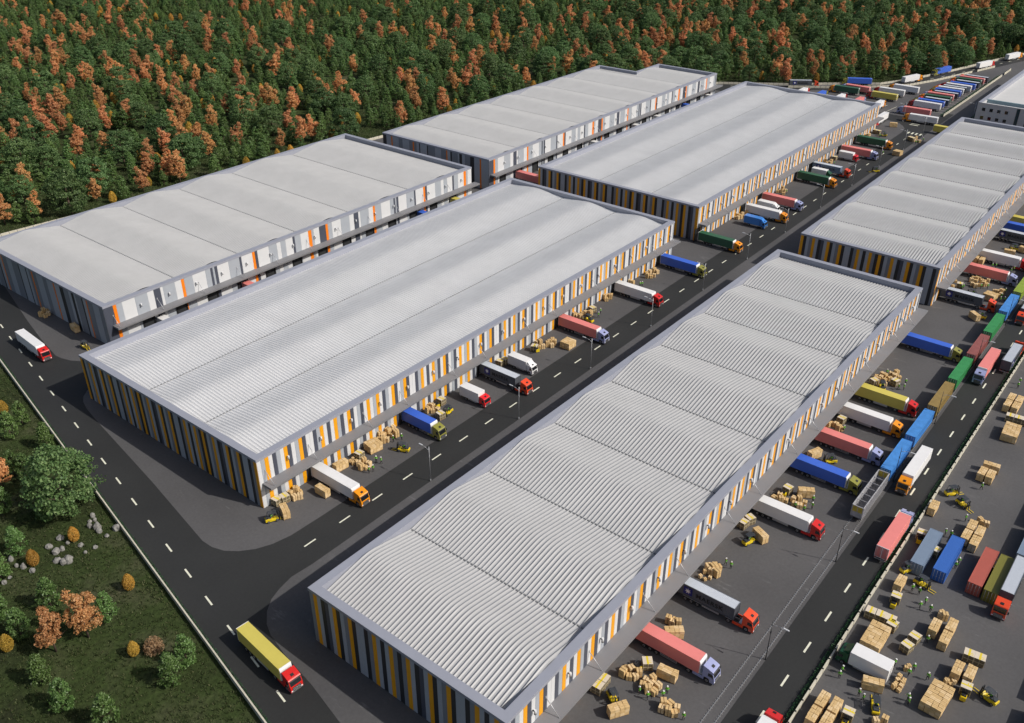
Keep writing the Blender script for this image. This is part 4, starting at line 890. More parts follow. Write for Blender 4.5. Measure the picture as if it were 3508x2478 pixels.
def crown(kind, seed):
    global nrng
    keep=nrng; nrng=np.random.default_rng(seed)
    if kind=='broad':
        # tiered dome: flattened sprays on a rounded crown, wider below the middle
        C_=[];rr=[]
        for k in range(150):
            t=nrng.random()**.8; z=2.2+12.2*t; prof=6.6*math.sqrt(max(0,1-((z-5.2)/9.6)**2)) if z>5.2 else 6.6*(.62+.38*(z-2.2)/3)
            a=nrng.random()*6.283; q=prof*(.62+.38*nrng.random()**.5)*(1+.12*math.sin(3*a+seed)); C_.append((q*math.cos(a),q*math.sin(a),z-.12*q)); rr.append(1.0+.7*nrng.random())
        P,O=clump(np.array(C_),np.array(rr),52,.42); ld=np.column_stack([P[:,0],P[:,1],(P[:,2]-6)*.9]); size=.50
    elif kind=='maple':
        C_=[];rr=[]; lobes=[(nrng.uniform(-1.4,1.4),nrng.uniform(-1.4,1.4),z,rad) for z,rad in ((4.0,2.1),(5.6,2.7),(7.6,2.6),(9.5,2.2),(11.3,1.7),(12.9,1.1))]+[(nrng.uniform(-2.6,2.6),nrng.uniform(-2.6,2.6),nrng.uniform(4,8.6),1.5) for _ in range(4)]
        for x,y,z,rad in lobes:
            for k in range(int(8+rad*6)):
                d=nrng.normal(size=3); d/=np.linalg.norm(d); C_.append((x+d[0]*rad*.85,y+d[1]*rad*.85,z+d[2]*rad*.7)); rr.append(.5+.35*nrng.random())
        P,O=clump(np.array(C_),np.array(rr),34,.75); ld=np.column_stack([P[:,0],P[:,1],(P[:,2]-8)*.5]); size=.40
    elif kind in('small','teal'):
        C_=[];rr=[]
        for k in range(70):
            t=nrng.random(); z=.7+7.0*t; prof=2.3*(1-t)**.62*(.55+.9*min(1,t*4)*.5+.0)+.15; a=nrng.random()*6.283; q=prof*(.55+.45*nrng.random()**.5); C_.append((q*math.cos(a),q*math.sin(a),z)); rr.append(.45+.35*nrng.random())
        P,O=clump(np.array(C_),np.array(rr),38,.7); ld=np.column_stack([P[:,0],P[:,1],(P[:,2]-3)*.4]); size=.34
    elif kind=='golden':
        n=3400; a=nrng.random(n)*6.283; t=nrng.random(n); z=.35+4.3*t; prof=1.62*np.sin(np.pi*np.clip(.12+.86*t,0,1))**.6*(1-.22*t); q=prof*(.8+.2*nrng.random(n)); P=np.column_stack([q*np.cos(a),q*np.sin(a),z+.1*nrng.normal(size=n)]); ld=np.column_stack([np.cos(a),np.sin(a),(t-.4)*1.6]); size=.20
    else:
        n=3000; d=nrng.normal(size=(n,3)); d[:,2]=np.abs(d[:,2])*.9; d/=np.linalg.norm(d,axis=1)[:,None]; r=(.35+.65*nrng.random(n))[:,None]; P=d*r*np.array([2.3,2.3,3.6])+np.array([0,0,.5]); ld=d; size=.24
    ld=ld/(np.linalg.norm(ld,axis=1)[:,None]+1e-6)
    me=leafquads(P,ld,size,'crown',LEAF[kind]); nrng=keep; return me
def trunk(kind):
    H,r={'broad':(10.5,.42),'maple':(11,.28),'small':(6,.13),'teal':(5.5,.12),'golden':(2.5,.08),'dry':(1.8,.06)}[kind]
    b=MB(); b.cyl((0,0,-.15),(0,0,H*.45),r,r*.7,n=9); b.cyl((0,0,H*.45),(.1,.05,H),r*.7,r*.2,n=8)
    r2=random.Random(len(kind))
    for k in range(7):
        z=H*(.28+.09*k); a=k*2.4; l=(H*.42)*(1-.09*k); b.cyl((0,0,z),(l*math.cos(a),l*math.sin(a),z+l*.45),r*.38*(1-.08*k),r*.1,n=6)
    return b.mesh('trunk',BARK)
NAME={'broad':'broadleaf_tree','maple':'maple_tree','small':'young_tree','teal':'conifer_tree','golden':'golden_shrub','dry':'dry_shrub'}
def tree(kind, v):
    def build():
        o=root(NAME[kind]); part('crown',cached(('crown',kind,v),lambda: crown(kind,100+v*7+len(kind))),o); part('trunk',cached(('trunk',kind),lambda: trunk(kind)),o); return o
    return build
# ------------------------------------------------------------------ camera
F_PX,YAW,PITCH,ROLL=3132.36,R(38.7325),R(30.2867),R(.0763)
fwd=Vector((math.cos(PITCH)*math.cos(YAW),math.cos(PITCH)*math.sin(YAW),-math.sin(PITCH))); rt=fwd.cross(Vector((0,0,1))).normalized(); up=rt.cross(fwd)
r_=rt*math.cos(ROLL)+up*math.sin(ROLL); u_=-rt*math.sin(ROLL)+up*math.cos(ROLL)
cam=bpy.data.cameras.new('camera'); co=bpy.data.objects.new('camera',cam); COL.objects.link(co); SC.camera=co
co.matrix_world=Matrix(((r_.x,u_.x,-fwd.x,0),(r_.y,u_.y,-fwd.y,0),(r_.z,u_.z,-fwd.z,130),(0,0,0,1)))
cam.sensor_width=36; cam.lens=36*F_PX/3508; cam.clip_start=1; cam.clip_end=6000
def screen(x,y,z=0):
    d=Vector((x,y,z-130)); f=d.dot(fwd); return (1754+F_PX*d.dot(r_)/f, 1239-F_PX*d.dot(u_)/f, f)
# ------------------------------------------------------------------ labels: say which one by what it stands beside
LMK=[]                                            # (x, y, short phrase)
ORD={2:['left','right'],3:['leftmost','middle','rightmost']}
NTH=['first','second','third','fourth','fifth','sixth','seventh','eighth','ninth','tenth','eleventh','twelfth']
def near(x,y,skip=0):
    return min(LMK,key=lambda l:(l[0]-x)**2+(l[1]-y)**2)[2]
def settle(lst):
    """lst of (object, label, x, y): repeated labels get their rank along the picture"""
    by={}
    for t in lst: by.setdefault(t[1],[]).append(t)
    for lab,g in by.items():
        g.sort(key=lambda t:screen(t[2],t[3])[0]); n=len(g)
        for i,t in enumerate(g):
            if n==1: l=lab
            elif n in ORD: l='%s, %s one'%(lab,ORD[n][i])
            elif i==n-1: l='%s, rightmost one'%lab
            elif i==0: l='%s, leftmost one'%lab
            else: l='%s, %s from left'%(lab,NTH[min(i,11)])
            t[0]['label']=words(l)
# ------------------------------------------------------------------ lorries
def T(kind,tc,cc,x,y,hd,label,key=None,tl=13.8,group=None,lm=None):
    place(('semi',kind,tc,cc,tl),semi(kind,tc,cc,tl),x,y,R(hd),label,'lorry',group)
    if key: LMK.append((lm[0] if lm else x, lm[1] if lm else y, key))
def BT(tc,cc,x,y,hd,label,key=None,defl=True,group=None,sc=1.):
    place(('box',tc,cc,defl),boxtruck(tc,cc,defl),x,y,R(hd),label,'lorry',group,scale=sc)
    if key: LMK.append((x,y,key))
GA='lorries docked at the amber-striped warehouses'
T('curtain','pink','lavender',108.9,49.4,-90,'pink trailer with lavender cab docked nearest the camera at the near warehouse','the nearest pink lorry',group=GA)
T('container','steel','vermilion',124.1,49.4,-90,'dark container lorry with vermilion cab docked beside the nearest pink trailer','the nearest container lorry',group=GA)
T('box','white','red',156.6,49.9,-90,'white trailer with red cab docked behind the empty end of the rail track','the white lorry with red cab',group=GA)
T('curtain','blue','olive',176.3,49.4,-90,'blue trailer with olive cab docked beside the open rail wagon','the blue lorry by the open wagon',group=GA)
T('curtain','pink','lavender',190.4,49.4,-90,'pink trailer with lavender cab docked between blue and white trailers','the pink lorry by the blue wagons',group=GA)
T('box','white','orange',204.9,49.6,-90,'white trailer with orange cab docked between pink and yellow trailers','the white lorry with orange cab',group=GA)
T('box','yellow','red',216.7,49.7,-90,'yellow trailer with red cab docked at the near warehouse','the docked yellow lorry',group=GA)
T('curtain','blue','olive',252.7,49.1,-90,'blue trailer with olive cab at the far corner of the near warehouse','the blue lorry by the brown wagon',group=GA)
T('container','steel','vermilion',291.5,49.8,-90,'dark container lorry with vermilion cab docked first at the right-hand warehouse','the container lorry by the green wagon',group=GA)
T('curtain','pink','lavender',315.7,49.5,-90,'pink trailer with lavender cab docked at the right-hand warehouse','the right-hand pink lorry',group=GA)
T('box','white','red',330.9,49.5,-90,'white trailer with red cab docked behind the right-hand pink trailer','the right-hand white lorry',group=GA)
T('container','steel','vermilion',355.1,49.8,-90,'dark container lorry under the right-hand canopy near the picture edge','the right-hand edge container lorry',group=GA)
T('curtain','blue','olive',364.1,49.8,-90,'blue trailer under the right-hand canopy between container and yellow trailers',group=GA)
T('box','yellow','red',372.2,49.8,-90,'yellow trailer under the right-hand canopy, last before the picture edge',group=GA)
T('box','white','orange',103.8,133.0,-90,'white trailer with orange cab docked at the near corner of the central row','the first white lorry of the central row',group=GA)
T('curtain','blue','olive',133.3,135.0,-90,'short blue trailer with olive cab docked in the central row','the short blue lorry',tl=10.1,group=GA)
BT('white','scarlet',151.5,133.8,-90,'box lorry with scarlet cab parked beside the central container lorry','the box lorry with scarlet cab',False,GA)
T('container','steel','vermilion',163.1,133.0,-90,'dark container lorry with vermilion cab docked in the central row','the central container lorry',group=GA)
BT('white','white',172.1,134.2,-90,'all-white box lorry with roof deflector beside the central container lorry','the all-white box lorry',True,GA)
T('curtain','pink','lavender',199.1,132.6,-90,'pink trailer with lavender cab docked midway along the central road','the pink lorry of the central row',group=GA)
T('box','white','red',229.6,132.5,-90,'white trailer with red cab docked past the pink one in the central row','the white lorry past the pink one',group=GA)
T('curtain','blue','olive',257.5,132.2,-90,'blue trailer with olive cab at the far corner of the central row','the blue lorry at the warehouse gap',group=GA)
T('curtain','green','orange',283.9,132.2,-90,'dark green trailer with orange cab at the gap between central warehouses','the green lorry at the warehouse gap',group=GA)
BT('cabblue','blue',310.4,131.3,-90,'bright blue box lorry beside a long white trailer','the bright blue box lorry',True,GA)
T('box','white','orange',320.7,131.6,-90,'white trailer with orange cab beside the bright blue box lorry','the white lorry by the blue box lorry',group=GA)
BT('white','white',328.3,134.4,-90,'white box lorry squeezed between white and pink trailers at far warehouse',None,True,GA)
T('curtain','pink','lavender',336.3,132.3,-90,'pink trailer with lavender cab beside two white lorries at far warehouse','the pink lorry of the far row',group=GA)
T('curtain','green','orange',370.5,132.4,-90,'dark green trailer with orange cab midway along the far warehouse','the green lorry of the far row',group=GA)
BT('white','green',379.7,134,-90,'white box lorry with green cab behind a dark green trailer',None,True,GA)
T('container','slate','vermilion',386.6,132.6,-90,'dark container lorry with vermilion cab midway along the far warehouse','the container lorry of the far row',group=GA)
BT('white','scarlet',410.2,134,-90,'white box lorry with scarlet cab in front of a pink trailer','the far box lorry with scarlet cab',False,GA)
T('curtain','pink','lavender',418.1,132.1,-90,'pink trailer with lavender cab behind the scarlet-cabbed box lorry',group=GA)
T('curtain','green','orange',438.1,132.4,-90,'last dark green trailer with orange cab near the zebra crossing','the last green lorry of the far row',group=GA)
T('box','white','red',479.2,144.4,180,'white trailer with red cab rounding the end of the far warehouse',None)
T('curtain','yellow','red',478.8,109.5,-92,'yellow trailer half hidden behind the right-hand warehouse by the crossing',None)
GC='lorries docked at the orange and grey warehouses'
for x,tc,cc,l in ((123.5,'white','red','white'),(154.3,'pink','lavender','pink'),(235,'blue','olive','blue'),(253.8,'yellow','red','yellow')):
    T('box',tc,cc,x,225.6,-90,'%s trailer roof showing between the left rear and middle warehouses'%l,None,group=GC)
T('curtain','pink','lavender',295.6,226,-90,'pink trailer in the gap between the four inner warehouses','the pink trailer in the gap',group=GC)
for x,tc,cc,l in ((351,'white','red','white trailer roof showing nearest behind the far central warehouse'),(387,'white','orange','white trailer roof showing midway behind the far central warehouse'),(407.5,'white','red','white trailer roof showing just before the blue one behind the far central warehouse'),(436.5,'blue','olive','blue trailer roof showing behind the far central warehouse'),(461.5,'white','orange','white trailer roof showing last, past the blue one behind the far central warehouse')):
    T('box',tc,cc,x,226,-90,words(l),None,group=GC)
GD='lorries driving on the roads'
d=Vector((math.cos(R(-95)),math.sin(R(-95))))
T('box','yellow','red',61.4-d.x*8.25,97.1-d.y*8.25,-95,'yellow trailer with red cab driving towards the camera on the front road','the yellow lorry on the front road',group=GD)
T('box','white','red',92.2,249.3,-93.5,'white trailer with red cab driving on the front road at the left','the white lorry on the front road',group=GD)
T('box','white','orange',190.4,33.7,180,'white trailer with orange cab driving beside the blue rail wagons','the moving white lorry',group=GD)
T('curtain','pink','lavender',165.6,29.6,0,'pink trailer seen from behind driving away beside the yard wall','the moving pink lorry',group=GD)
T('curtain','pink','lavender',250.9,33.8,180,'pink trailer with lavender cab driving beside the green rail wagon',None,group=GD)
T('container','steel','vermilion',261.8,29.6,0,'container lorry seen from behind driving away beside the yard wall',None,group=GD)
T('container','steel','vermilion',294.9,33.5,180,'container lorry with vermilion cab coming towards the camera by the blue far wagon',None,group=GD)
T('box','white','red',99.2,29.5,0,'white trailer with red cab cut off by the bottom edge of the picture',None,group=GD)
T('container','steel','vermilion',163.9,6.6,180,'container lorry with vermilion cab standing in the yard among containers','the container lorry in the yard')
BT('white','green',128.0,22.2,112 if False else 90,'white box lorry with dark green cab parked nose to the yard wall','the box lorry with green cab',True,sc=(1.05,1.12,1.03))
# lorry park
GP='lorries parked beyond the far warehouse'
PK=[('box','white','orange',492.8,128.7,93,'white trailer with orange cab leaving the lorry park by the crossing'),('curtain','pink','lavender',505.4,136,92,'pink trailer with lavender cab standing alone before the parked row'),
('box','white','darkred',521.3,135.6,90,'white trailer with dark red cab, first of the parked row'),('curtain','blue','olive',526.8,135.6,91,'blue trailer second in the parked row, beside the first white one'),('container','steel','vermilion',532.2,134.6,90,'container lorry third in the parked row, between blue and green trailers'),
('curtain','green','orange',538.6,135.6,92,'dark green trailer fourth in the parked row'),('curtain','pink','lavender',544.8,136,91,'pink trailer fifth in the parked row, after the green one'),('container','steel','vermilion',549.8,135,92,'container lorry sixth in the parked row, after the pink trailer'),
('curtain','blue','olive',555.8,135.4,92,'blue trailer seventh in the parked row'),('box','white','orange',561.8,135.6,92,'white trailer with orange cab, eighth in the parked row'),('container','steel','red',566.4,135.2,91,'container lorry with red cab, ninth in the parked row'),
('box','white','darkred',572.4,134.3,90,'white trailer with dark red cab, tenth in the parked row'),('curtain','blue','olive',577.4,133.5,91,'blue trailer eleventh in the parked row, after a white one'),('container','steel','vermilion',583.7,133,90,'container lorry twelfth in the parked row'),
('curtain','green','orange',590.1,133.8,92,'dark green trailer thirteenth in the parked row'),('curtain','pink','lavender',595.5,133.4,89,'pink trailer last but one in the parked row'),('container','steel','vermilion',600.4,132.4,89,'container lorry at the far end of the parked row'),
('curtain','green','orange',527,181.9,93,'dark green trailer with orange cab before the upper road'),('curtain','pink','lavender',533.4,177.9,89,'pink trailer behind the green one before the upper road'),('box','white','darkred',538.4,160.4,92,'white trailer with dark red cab behind the yellow trailer'),
('box','white','orange',550.4,156.3,89,'white trailer with orange cab farthest in the second row'),('box','yellow','darkred',526.5,160.3,91,'yellow trailer with dark red cab in front of the second row'),
('box','white','red',505,197.6,0,'white trailer with red cab peeping over the far roof, leftmost'),('curtain','blue','olive',505,186.9,0,'blue trailer peeping over the far roof'),('box','white','darkred',505,175.9,0,'white trailer with dark red cab peeping over the far roof'),('curtain','pink','lavender',505,165.5,0,'pink trailer peeping over the far roof'),('box','white','orange',505,154.6,0,'white trailer with orange cab peeping over the far roof corner')]
for k,tc,cc,x,y,h,l in PK: T(k,tc,cc,x,y,h,l,None,group=GP)
GU='lorries on the upper road along the wood'
for k,tc,cc,x,y,h,l in [('container','steel','vermilion',526.4,205.6,-54,'container lorry with vermilion cab on the upper road at the wood edge'),('curtain','blue','olive',550.7,183.6,120,'blue trailer with olive cab on the upper road before dark trees'),('box','white','orange',578.1,160.6,-18,'white trailer with orange cab on the upper road past the blue one'),('curtain','blue','olive',609.5,153.4,163,'blue trailer on the upper road against the orange trees'),('box','white','red',645,137.2,-17,'white trailer with red cab on the upper road near the wall gap'),('box','white','orange',682.6,129.6,-16,'white trailer with orange cab farthest along the upper road')]: T(k,tc,cc,x,y,h,l,None,group=GU)
# train and yard containers
GW='rail wagons standing on the track'
place('gondola',gondola,174.7,38.3,0,'empty open rail wagon with worn yellow ends and cross braces','rail wagon',GW); LMK.append((174.7,39.5,'the open rail wagon'))
WG=[('sky',191.0,'sky blue container wagon coupled behind the open wagon'),('sky',207.8,'sky blue container wagon between another blue one and the tan one'),('tan',224.6,'tan container wagon behind the two blue ones'),('leaf',241.4,'green container wagon between the tan and brown wagons'),('brown',258.2,'brown container wagon beside the blue docked trailer'),('leaf',275.0,'green container wagon between the brown and blue wagons'),('sky',291.8,'blue container wagon between the green and lime wagons'),('lime',308.8,'lime green container wagon at the picture edge'),('slate',325.6,'slate container wagon beyond the lime one')]
for c,x,l in WG: place(('wagon',c),wagon(c),x,38.3,0,l,'rail wagon',GW)
GY='shipping containers standing in the yard'
for c,x,y,l,k in [('slate',164.7,22.9,'pale slate shipping container on the yard nearest the wall','the slate container'),('cobalt',165.4,18.7,'cobalt blue shipping container between slate and rust-red ones','the blue container'),('rust',165.9,12.2,'rust-red shipping container with its barred doors facing the camera','the red container'),('olive',165.6,9.2,'olive shipping container half hidden by the white-roofed container lorry',None),('slate',180.6,6.8,'slate shipping container at the picture edge behind the container lorry',None)]:
    place(('cont',c),container(c),x,y,0,l,'container',GY)
    if k: LMK.append((x,y,k))
for x,y in ((194.8,6.8),(130.2,-5.3),(146,-5.3)): place(('cont','slate'),container('slate'),x,y,0,'slate shipping container just outside the picture whose shadow falls on the yard','container',GY)
for x,y,k in ((101,138,'the first central dock'),(240,140,'the central dock wall'),(395,140,'the far dock wall'),(455,122,'the zebra crossing'),(458,138,'the end of the far warehouse'),(104,250,'the left rear warehouse end'),(345,48,'the right-hand edge container lorry'),(92,56,'the near end of the nearest docks'),(140,22,'the yard wall crates'),(128,8,'the long box stacks'),(140,8,'the paired tall box stacks'),(118,22,'the bottom edge box stacks'),(185,24,'the yard wall forklifts'),(222,20,'the far yard box stacks'),(237,23,'the far yard box blocks'),(150,16,'the open middle of the yard'),(130,15,'the loaded trolleys')): LMK.append((x,y,k))
# ------------------------------------------------------------------ loads, crates, machines, people
S=[]
for i,(x,y,a,_) in enumerate(LOADS):
    v=i%3; S.append((place(('load',v),pallet_load(v),x,y,R(a),'','box stack','cardboard boxes stacked on pallets'),'block of stacked cardboard boxes on a pallet by '+near(x,y),x,y))
for x,y,a in CRATES: S.append((place('crate',crate,x,y,R(a),'','crate','tall wooden crates with yellow tape'),'tall crate with yellow tape on its lid by '+near(x,y),x,y))
for x,y,a,c in STACKERS:
    S.append((place('stacker',stacker,x,y,R(a),'','pallet truck','yellow pallet stackers'),'small yellow pallet stacker by '+near(x,y),x,y))
    if c:
        q=(x+1.75*math.cos(R(a)),y+1.75*math.sin(R(a))); S.append((place('crate',crate,q[0],q[1],R(a),'','crate','tall wooden crates with yellow tape',z=.15),'tall crate carried by the yellow stacker by '+near(x,y),*q))
seat=[]
for x,y,a in FORKLIFTS:
    S.append((place('forklift',forklift(),x,y,R(a),'','forklift','yellow and grey forklifts'),'yellow forklift with grey cage by '+near(x,y),x,y))
    ca,sa=math.cos(R(a)),math.sin(R(a)); px,py=x-.42*ca,y-.42*sa
    S.append((place('driver',person('sit'),px,py,R(a),'','person','forklift drivers',z=.78),'person in green vest and white helmet driving the forklift by '+near(x,y),px,py))
settle(S); S=[]
POSE=['stand','walk','point','stand','carry','walk','stand']; TXT={'stand':'standing','walk':'walking','carry':'with both arms forward','point':'with one arm out'}
for i,(x,y) in enumerate(PEOPLE):
    ps=POSE[i%7]; a=rng.uniform(0,360)
    S.append((place(('person',ps),person(ps),x,y,R(a),'','person','workers in green vests and white helmets',scale=1.08),'person in green vest and white helmet %s by %s'%(TXT[ps],near(x,y)),x,y))
settle(S)
piles={}
for k,(sc,pts) in enumerate(CARTONS):
    cx=sum(p[0] for p in pts)/len(pts); cy=sum(p[1] for p in pts)/len(pts); piles.setdefault(near(cx,cy),[]).append((cx,cy,k))
PN={}
for key,g in piles.items():
    g.sort(key=lambda t:screen(t[0],t[1])[0]); n=len(g)
    for i,t in enumerate(g): PN[t[2]]=('the pile by '+key) if n==1 else 'the %s pile by %s'%((ORD[n][i] if n in ORD else NTH[i]+'-left'),key)
for k,(sc,pts) in enumerate(CARTONS):
    L_=[]
    for i,(x,y) in enumerate(pts):
        v=(i*7+k)%3; L_.append((place(('carton',v),carton(v),x,y+.3,R(rng.uniform(0,90)),'','box','loose boxes in '+PN[k],scale=sc*rng.uniform(.98,1.14)),('tall','pale','short')[(2,1,0)[v]]+' cardboard box in '+PN[k],x,y))
    settle(L_)
for x,y,a in ((127.7,15.7,14),(130.5,15.6,14)):
    pass
# street lamps
def street_lamp(arm):
    def build():
        o=root('street_lamp')
        b=MB(); b.cyl((0,0,-.05),(0,0,.5),.14,n=10); b.cyl((0,0,.5),(0,0,9.6),.085,.055,n=10); b.box(-.1,.1,-.1,.1,6.6,7.1); part('pole',b.mesh('pole',DARK2 if arm<0 else STEEL),o)
        b=MB(); b.tube([(0,0,8.5),(0,arm*.9,8.95),(0,arm*2.1,9.15)],.045,6); part('arm',b.mesh('arm',STEEL),o)
        b=MB(); b.prism([(-.16,9.08),(.16,9.08),(.12,9.24),(-.12,9.24)],min(arm*2.0,arm*3.1),max(arm*2.0,arm*3.1)); part('lamp_head',b.mesh('lamp_head',PANEL_W,.03,2),o)
        return o
    return build
GL='street lamps along the roads'
for i,x in enumerate((119.4,152.1,184.2,216.2,248.4,280.4,311.4,344.5,377.5,409.5,441.5,469)):
    place('lampN',street_lamp(1),x,119.75,0,'grey street lamp by the central road, %s counting from the camera'%NTH[i],'street lamp',GL)
for i,x in enumerate((119.1,151.9,186,216.4,251.8,284.5)):
    place('lampS',street_lamp(-1),x,36.6,0,'dark street lamp between track and right-hand road, %s from the camera'%NTH[i],'street lamp',GL)
for x,y,l in ((489.5,136,'street lamp at the road bend before the lorry park'),(512.5,108.6,'street lamp beside the office building corner')): place('lampN',street_lamp(1),x,y,R(20),l,'street lamp',GL)
# ------------------------------------------------------------------ meadow: trees, rocks, grass
FL={'golden':'egg-shaped golden shrub','small':'young fresh green tree','maple':'orange-leaved maple','broad':'huge spreading dark green tree','dry':'straw-brown dry shrub'}
def mplace(x,y):
    if y>200: return 'beside the front road wall at the left edge'
    if y>178: return 'around the huge green tree in the meadow'
    if y>155: return 'near the scattered rocks in the meadow'
    if y>130: return 'near the orange maples in the meadow'
    return 'at the near bottom of the meadow'
S=[]; CNT={}
TREES=[]
for k,x,y in FIELD:
    v=CNT.get(k,0)%2; CNT[k]=v+1
    sc={'golden':.78,'small':.95,'maple':.78,'broad':1.04,'dry':.86}[k]*rng.uniform(.92,1.1)
    S.append((place(('tree',k,v),tree(k,v),x,y,rng.uniform(0,6.28),'','tree' if k not in('golden','dry') else 'shrub','trees and shrubs in the meadow',scale=sc),FL[k]+' '+mplace(x,y),x,y))
settle(S)
def rock(i):
    def build():
        bm=bmesh.new(); bmesh.ops.create_icosphere(bm,subdivisions=2,radius=.75); r2=random.Random(80+i)
        off=[Vector((r2.uniform(-1,1),r2.uniform(-1,1),r2.uniform(-.4,1))).normalized() for _ in range(7)]
        for v in bm.verts:
            n=v.co.normalized(); f=min(1,min((.62+.25*r2.random())/max(.2,n.dot(q)) if n.dot(q)>.62 else 9 for q in off)); v.co*=min(1,max(.62,f)); v.co.z=v.co.z*(.75+.5*i)+.2
        me=bpy.data.meshes.new('rock'); bm.to_mesh(me); bm.free(); me.materials.append(ROCKM); return link('rock',me)
    return build
S=[]
for i,(x,y) in enumerate(ROCKS): S.append((place(('rock',i%3),rock(i%3),x,y,rng.uniform(0,6),'','rock','rocks strewn across the meadow',scale=rng.uniform(.55,1.25)),'grey boulder %s'%('close to the meadow wall' if x>60 else 'below the huge green tree' if x>52 else 'at the left end of the boulder trail'),x,y))
settle(S)
def tufts(name, pts, h, mat, blades=7):
    n=len(pts); P=np.repeat(pts,blades,0); k=len(P); a=nrng.random(k)*6.283; r=nrng.random(k)*.22
    B_=P+np.column_stack([r*np.cos(a),r*np.sin(a),np.zeros(k)]); hh=np.repeat(h,blades)*(.5+.7*nrng.random(k)); b=nrng.random(k)*6.283; w=.045+.05*nrng.random(k)
    s=np.column_stack([np.cos(b)*w,np.sin(b)*w,np.zeros(k)]); lean=np.column_stack([np.cos(a)*hh*.45,np.sin(a)*hh*.45,hh])
    V=np.stack([B_-s,B_+s,B_+lean],1).reshape(-1,3); return npmesh(name,V,np.arange(3*k).reshape(k,3),mat)
GRASS=leafmat('meadow_grass',[(.018,.032,.010),(.034,.056,.016),(.058,.082,.026),(.115,.115,.06)],.7,.2)
N=42000; gx=nrng.uniform(-12,96,N); gy=nrng.uniform(62,330,N); ok=(gx<WX(gy)-.6)&(gx>WX(gy)-62)
pt=np.column_stack([gx[ok],gy[ok],np.full(ok.sum(),-.11)]); hh=.30+.45*nrng.random(len(pt))*(np.sin(pt[:,0]*.35)*np.cos(pt[:,1]*.27)*.5+.7)
gm=tufts('grass',pt,hh,GRASS,8); g=struct('grass',gm,'stuff')
def fence_y(x):
    for (xa,ya),(xb,yb) in zip(FENCE[:-1],FENCE[1:]):
        if xa<=x<=xb: return ya+(yb-ya)*(x-xa)/(xb-xa)
    return FENCE[0][1] if x<FENCE[0][0] else FENCE[-1][1]
N=60000; gx=nrng.uniform(95,760,N); gd=1+46*nrng.random(N)**1.5; gy=np.array([fence_y(x) for x in gx])+gd
pt=np.column_stack([gx,gy,np.full(N,-.11)]); g=struct('woodland_grass',tufts('woodland_grass',pt,.45+.5*nrng.random(N),GRASS,5),'stuff')
# ------------------------------------------------------------------ the wood
ALL=[]; occ={}
def free(x,y,r):
    i,j=int(x//8),int(y//8)
    for a in range(i-2,i+3):
        for b_ in range(j-2,j+3):
            for (X,Y,Rr) in occ.get((a,b_),()):
                if (X-x)**2+(Y-y)**2<(r+Rr)**2: return False
    return True
def put(kind,x,y,sc,r):
    occ.setdefault((int(x//8),int(y//8)),[]).append((x,y,r)); ALL.append((kind,x,y,sc))
def inwood(x,y,m=3.0): return x>70 and y>fence_y(x)+m and not (x<101 and y<345)
for x,y in TREE_G:
    if inwood(x,y,5): put('broad',x,y,rng.uniform(.9,1.18),3.9)
for x,y in TREE_O:
    if inwood(x,y) and free(x,y,1.3): put('maple',x,y,rng.uniform(.78,1.05),2.3)
def inview(x,y,m=60):
    sx,sy,f=screen(x,y,6); return f>50 and -m<sx<3508+m and sy>-140
LEFTX=[(12,0)]
for tries in range(30000):
    f=rng.random()
    x=rng.uniform(95,1020); y=rng.uniform(110,1000)
    if not inwood(x,y) or not inview(x,y): continue
    if math.sin(x*.045+1.3)*math.cos(y*.038)+.5*math.sin((x+y)*.09)>.78: continue   # clearings
    hand=(screen(x,y)[0]<2000)
    u=rng.random()
    if u<(.04 if hand else .22): k,r,sc='broad',3.9,rng.uniform(.75,1.1)
    elif u<(.08 if hand else .36): k,r,sc='maple',2.4,rng.uniform(.72,1.05)
    elif u<.88: k,r,sc='small',2.35,rng.uniform(.75,1.35)
    elif u<.95: k,r,sc='golden',1.4,rng.uniform(.85,1.4)
    else: k,r,sc='teal',1.5,rng.uniform(.6,1.1)
    if free(x,y,r): put(k,x,y,sc,r)
WT={'broad':15,'maple':14,'small':8,'golden':5,'teal':8}
ALL.sort(key=lambda t:-WT[t[0]]*t[3]/screen(t[1],t[2])[2])
ZN=[(120,350,'behind the left rear warehouse near its front end'),(165,345,'behind the left rear warehouse'),(215,340,'behind the middle of the left rear warehouse'),(260,335,'behind the far end of the left rear warehouse'),(300,330,'behind the gap between the rear warehouses'),(340,325,'behind the near end of the farthest warehouse'),(390,318,'behind the farthest warehouse'),(440,310,'behind the step of the farthest warehouse'),(475,282,'past the corner of the farthest warehouse'),(510,245,'before the upper road bend'),(545,200,'beyond the upper road bend'),(580,170,'beyond the lorry park'),(630,155,'beside the upper road past the lorry park'),(700,140,'at the far end of the upper road')]
TL={'broad':'dark green spreading tree','maple':'orange-leaved tree','small':'slim green tree','golden':'golden shrub','teal':'blue-green conifer'}
S=[]; CNT={}; rest=[]
for i,(k,x,y,sc) in enumerate(ALL):
    if i<268:
        n=CNT.get(k,0); CNT[k]=n+1; v=n%2
        dpt=y-fence_y(x); row='at the wood edge' if dpt<16 else 'just inside the wood' if dpt<45 else 'deeper in the wood' if dpt<100 else 'far up the wood'
        zn=min(ZN,key=lambda q:(q[0]-x)**2*1.0+((q[1]-y)*.25)**2)[2]
        lab='%s %s %s'%(TL[k],row,zn)
        S.append((place(('tree',k,v),tree(k,v),x,y,rng.uniform(0,6.28),'','tree' if k!='golden' else 'shrub','trees of the wood behind the site',z=-.1,scale=sc*rng.uniform(.97,1.03)),words(lab,13),x,y))
    else: rest.append((k,x,y,sc))
settle(S)
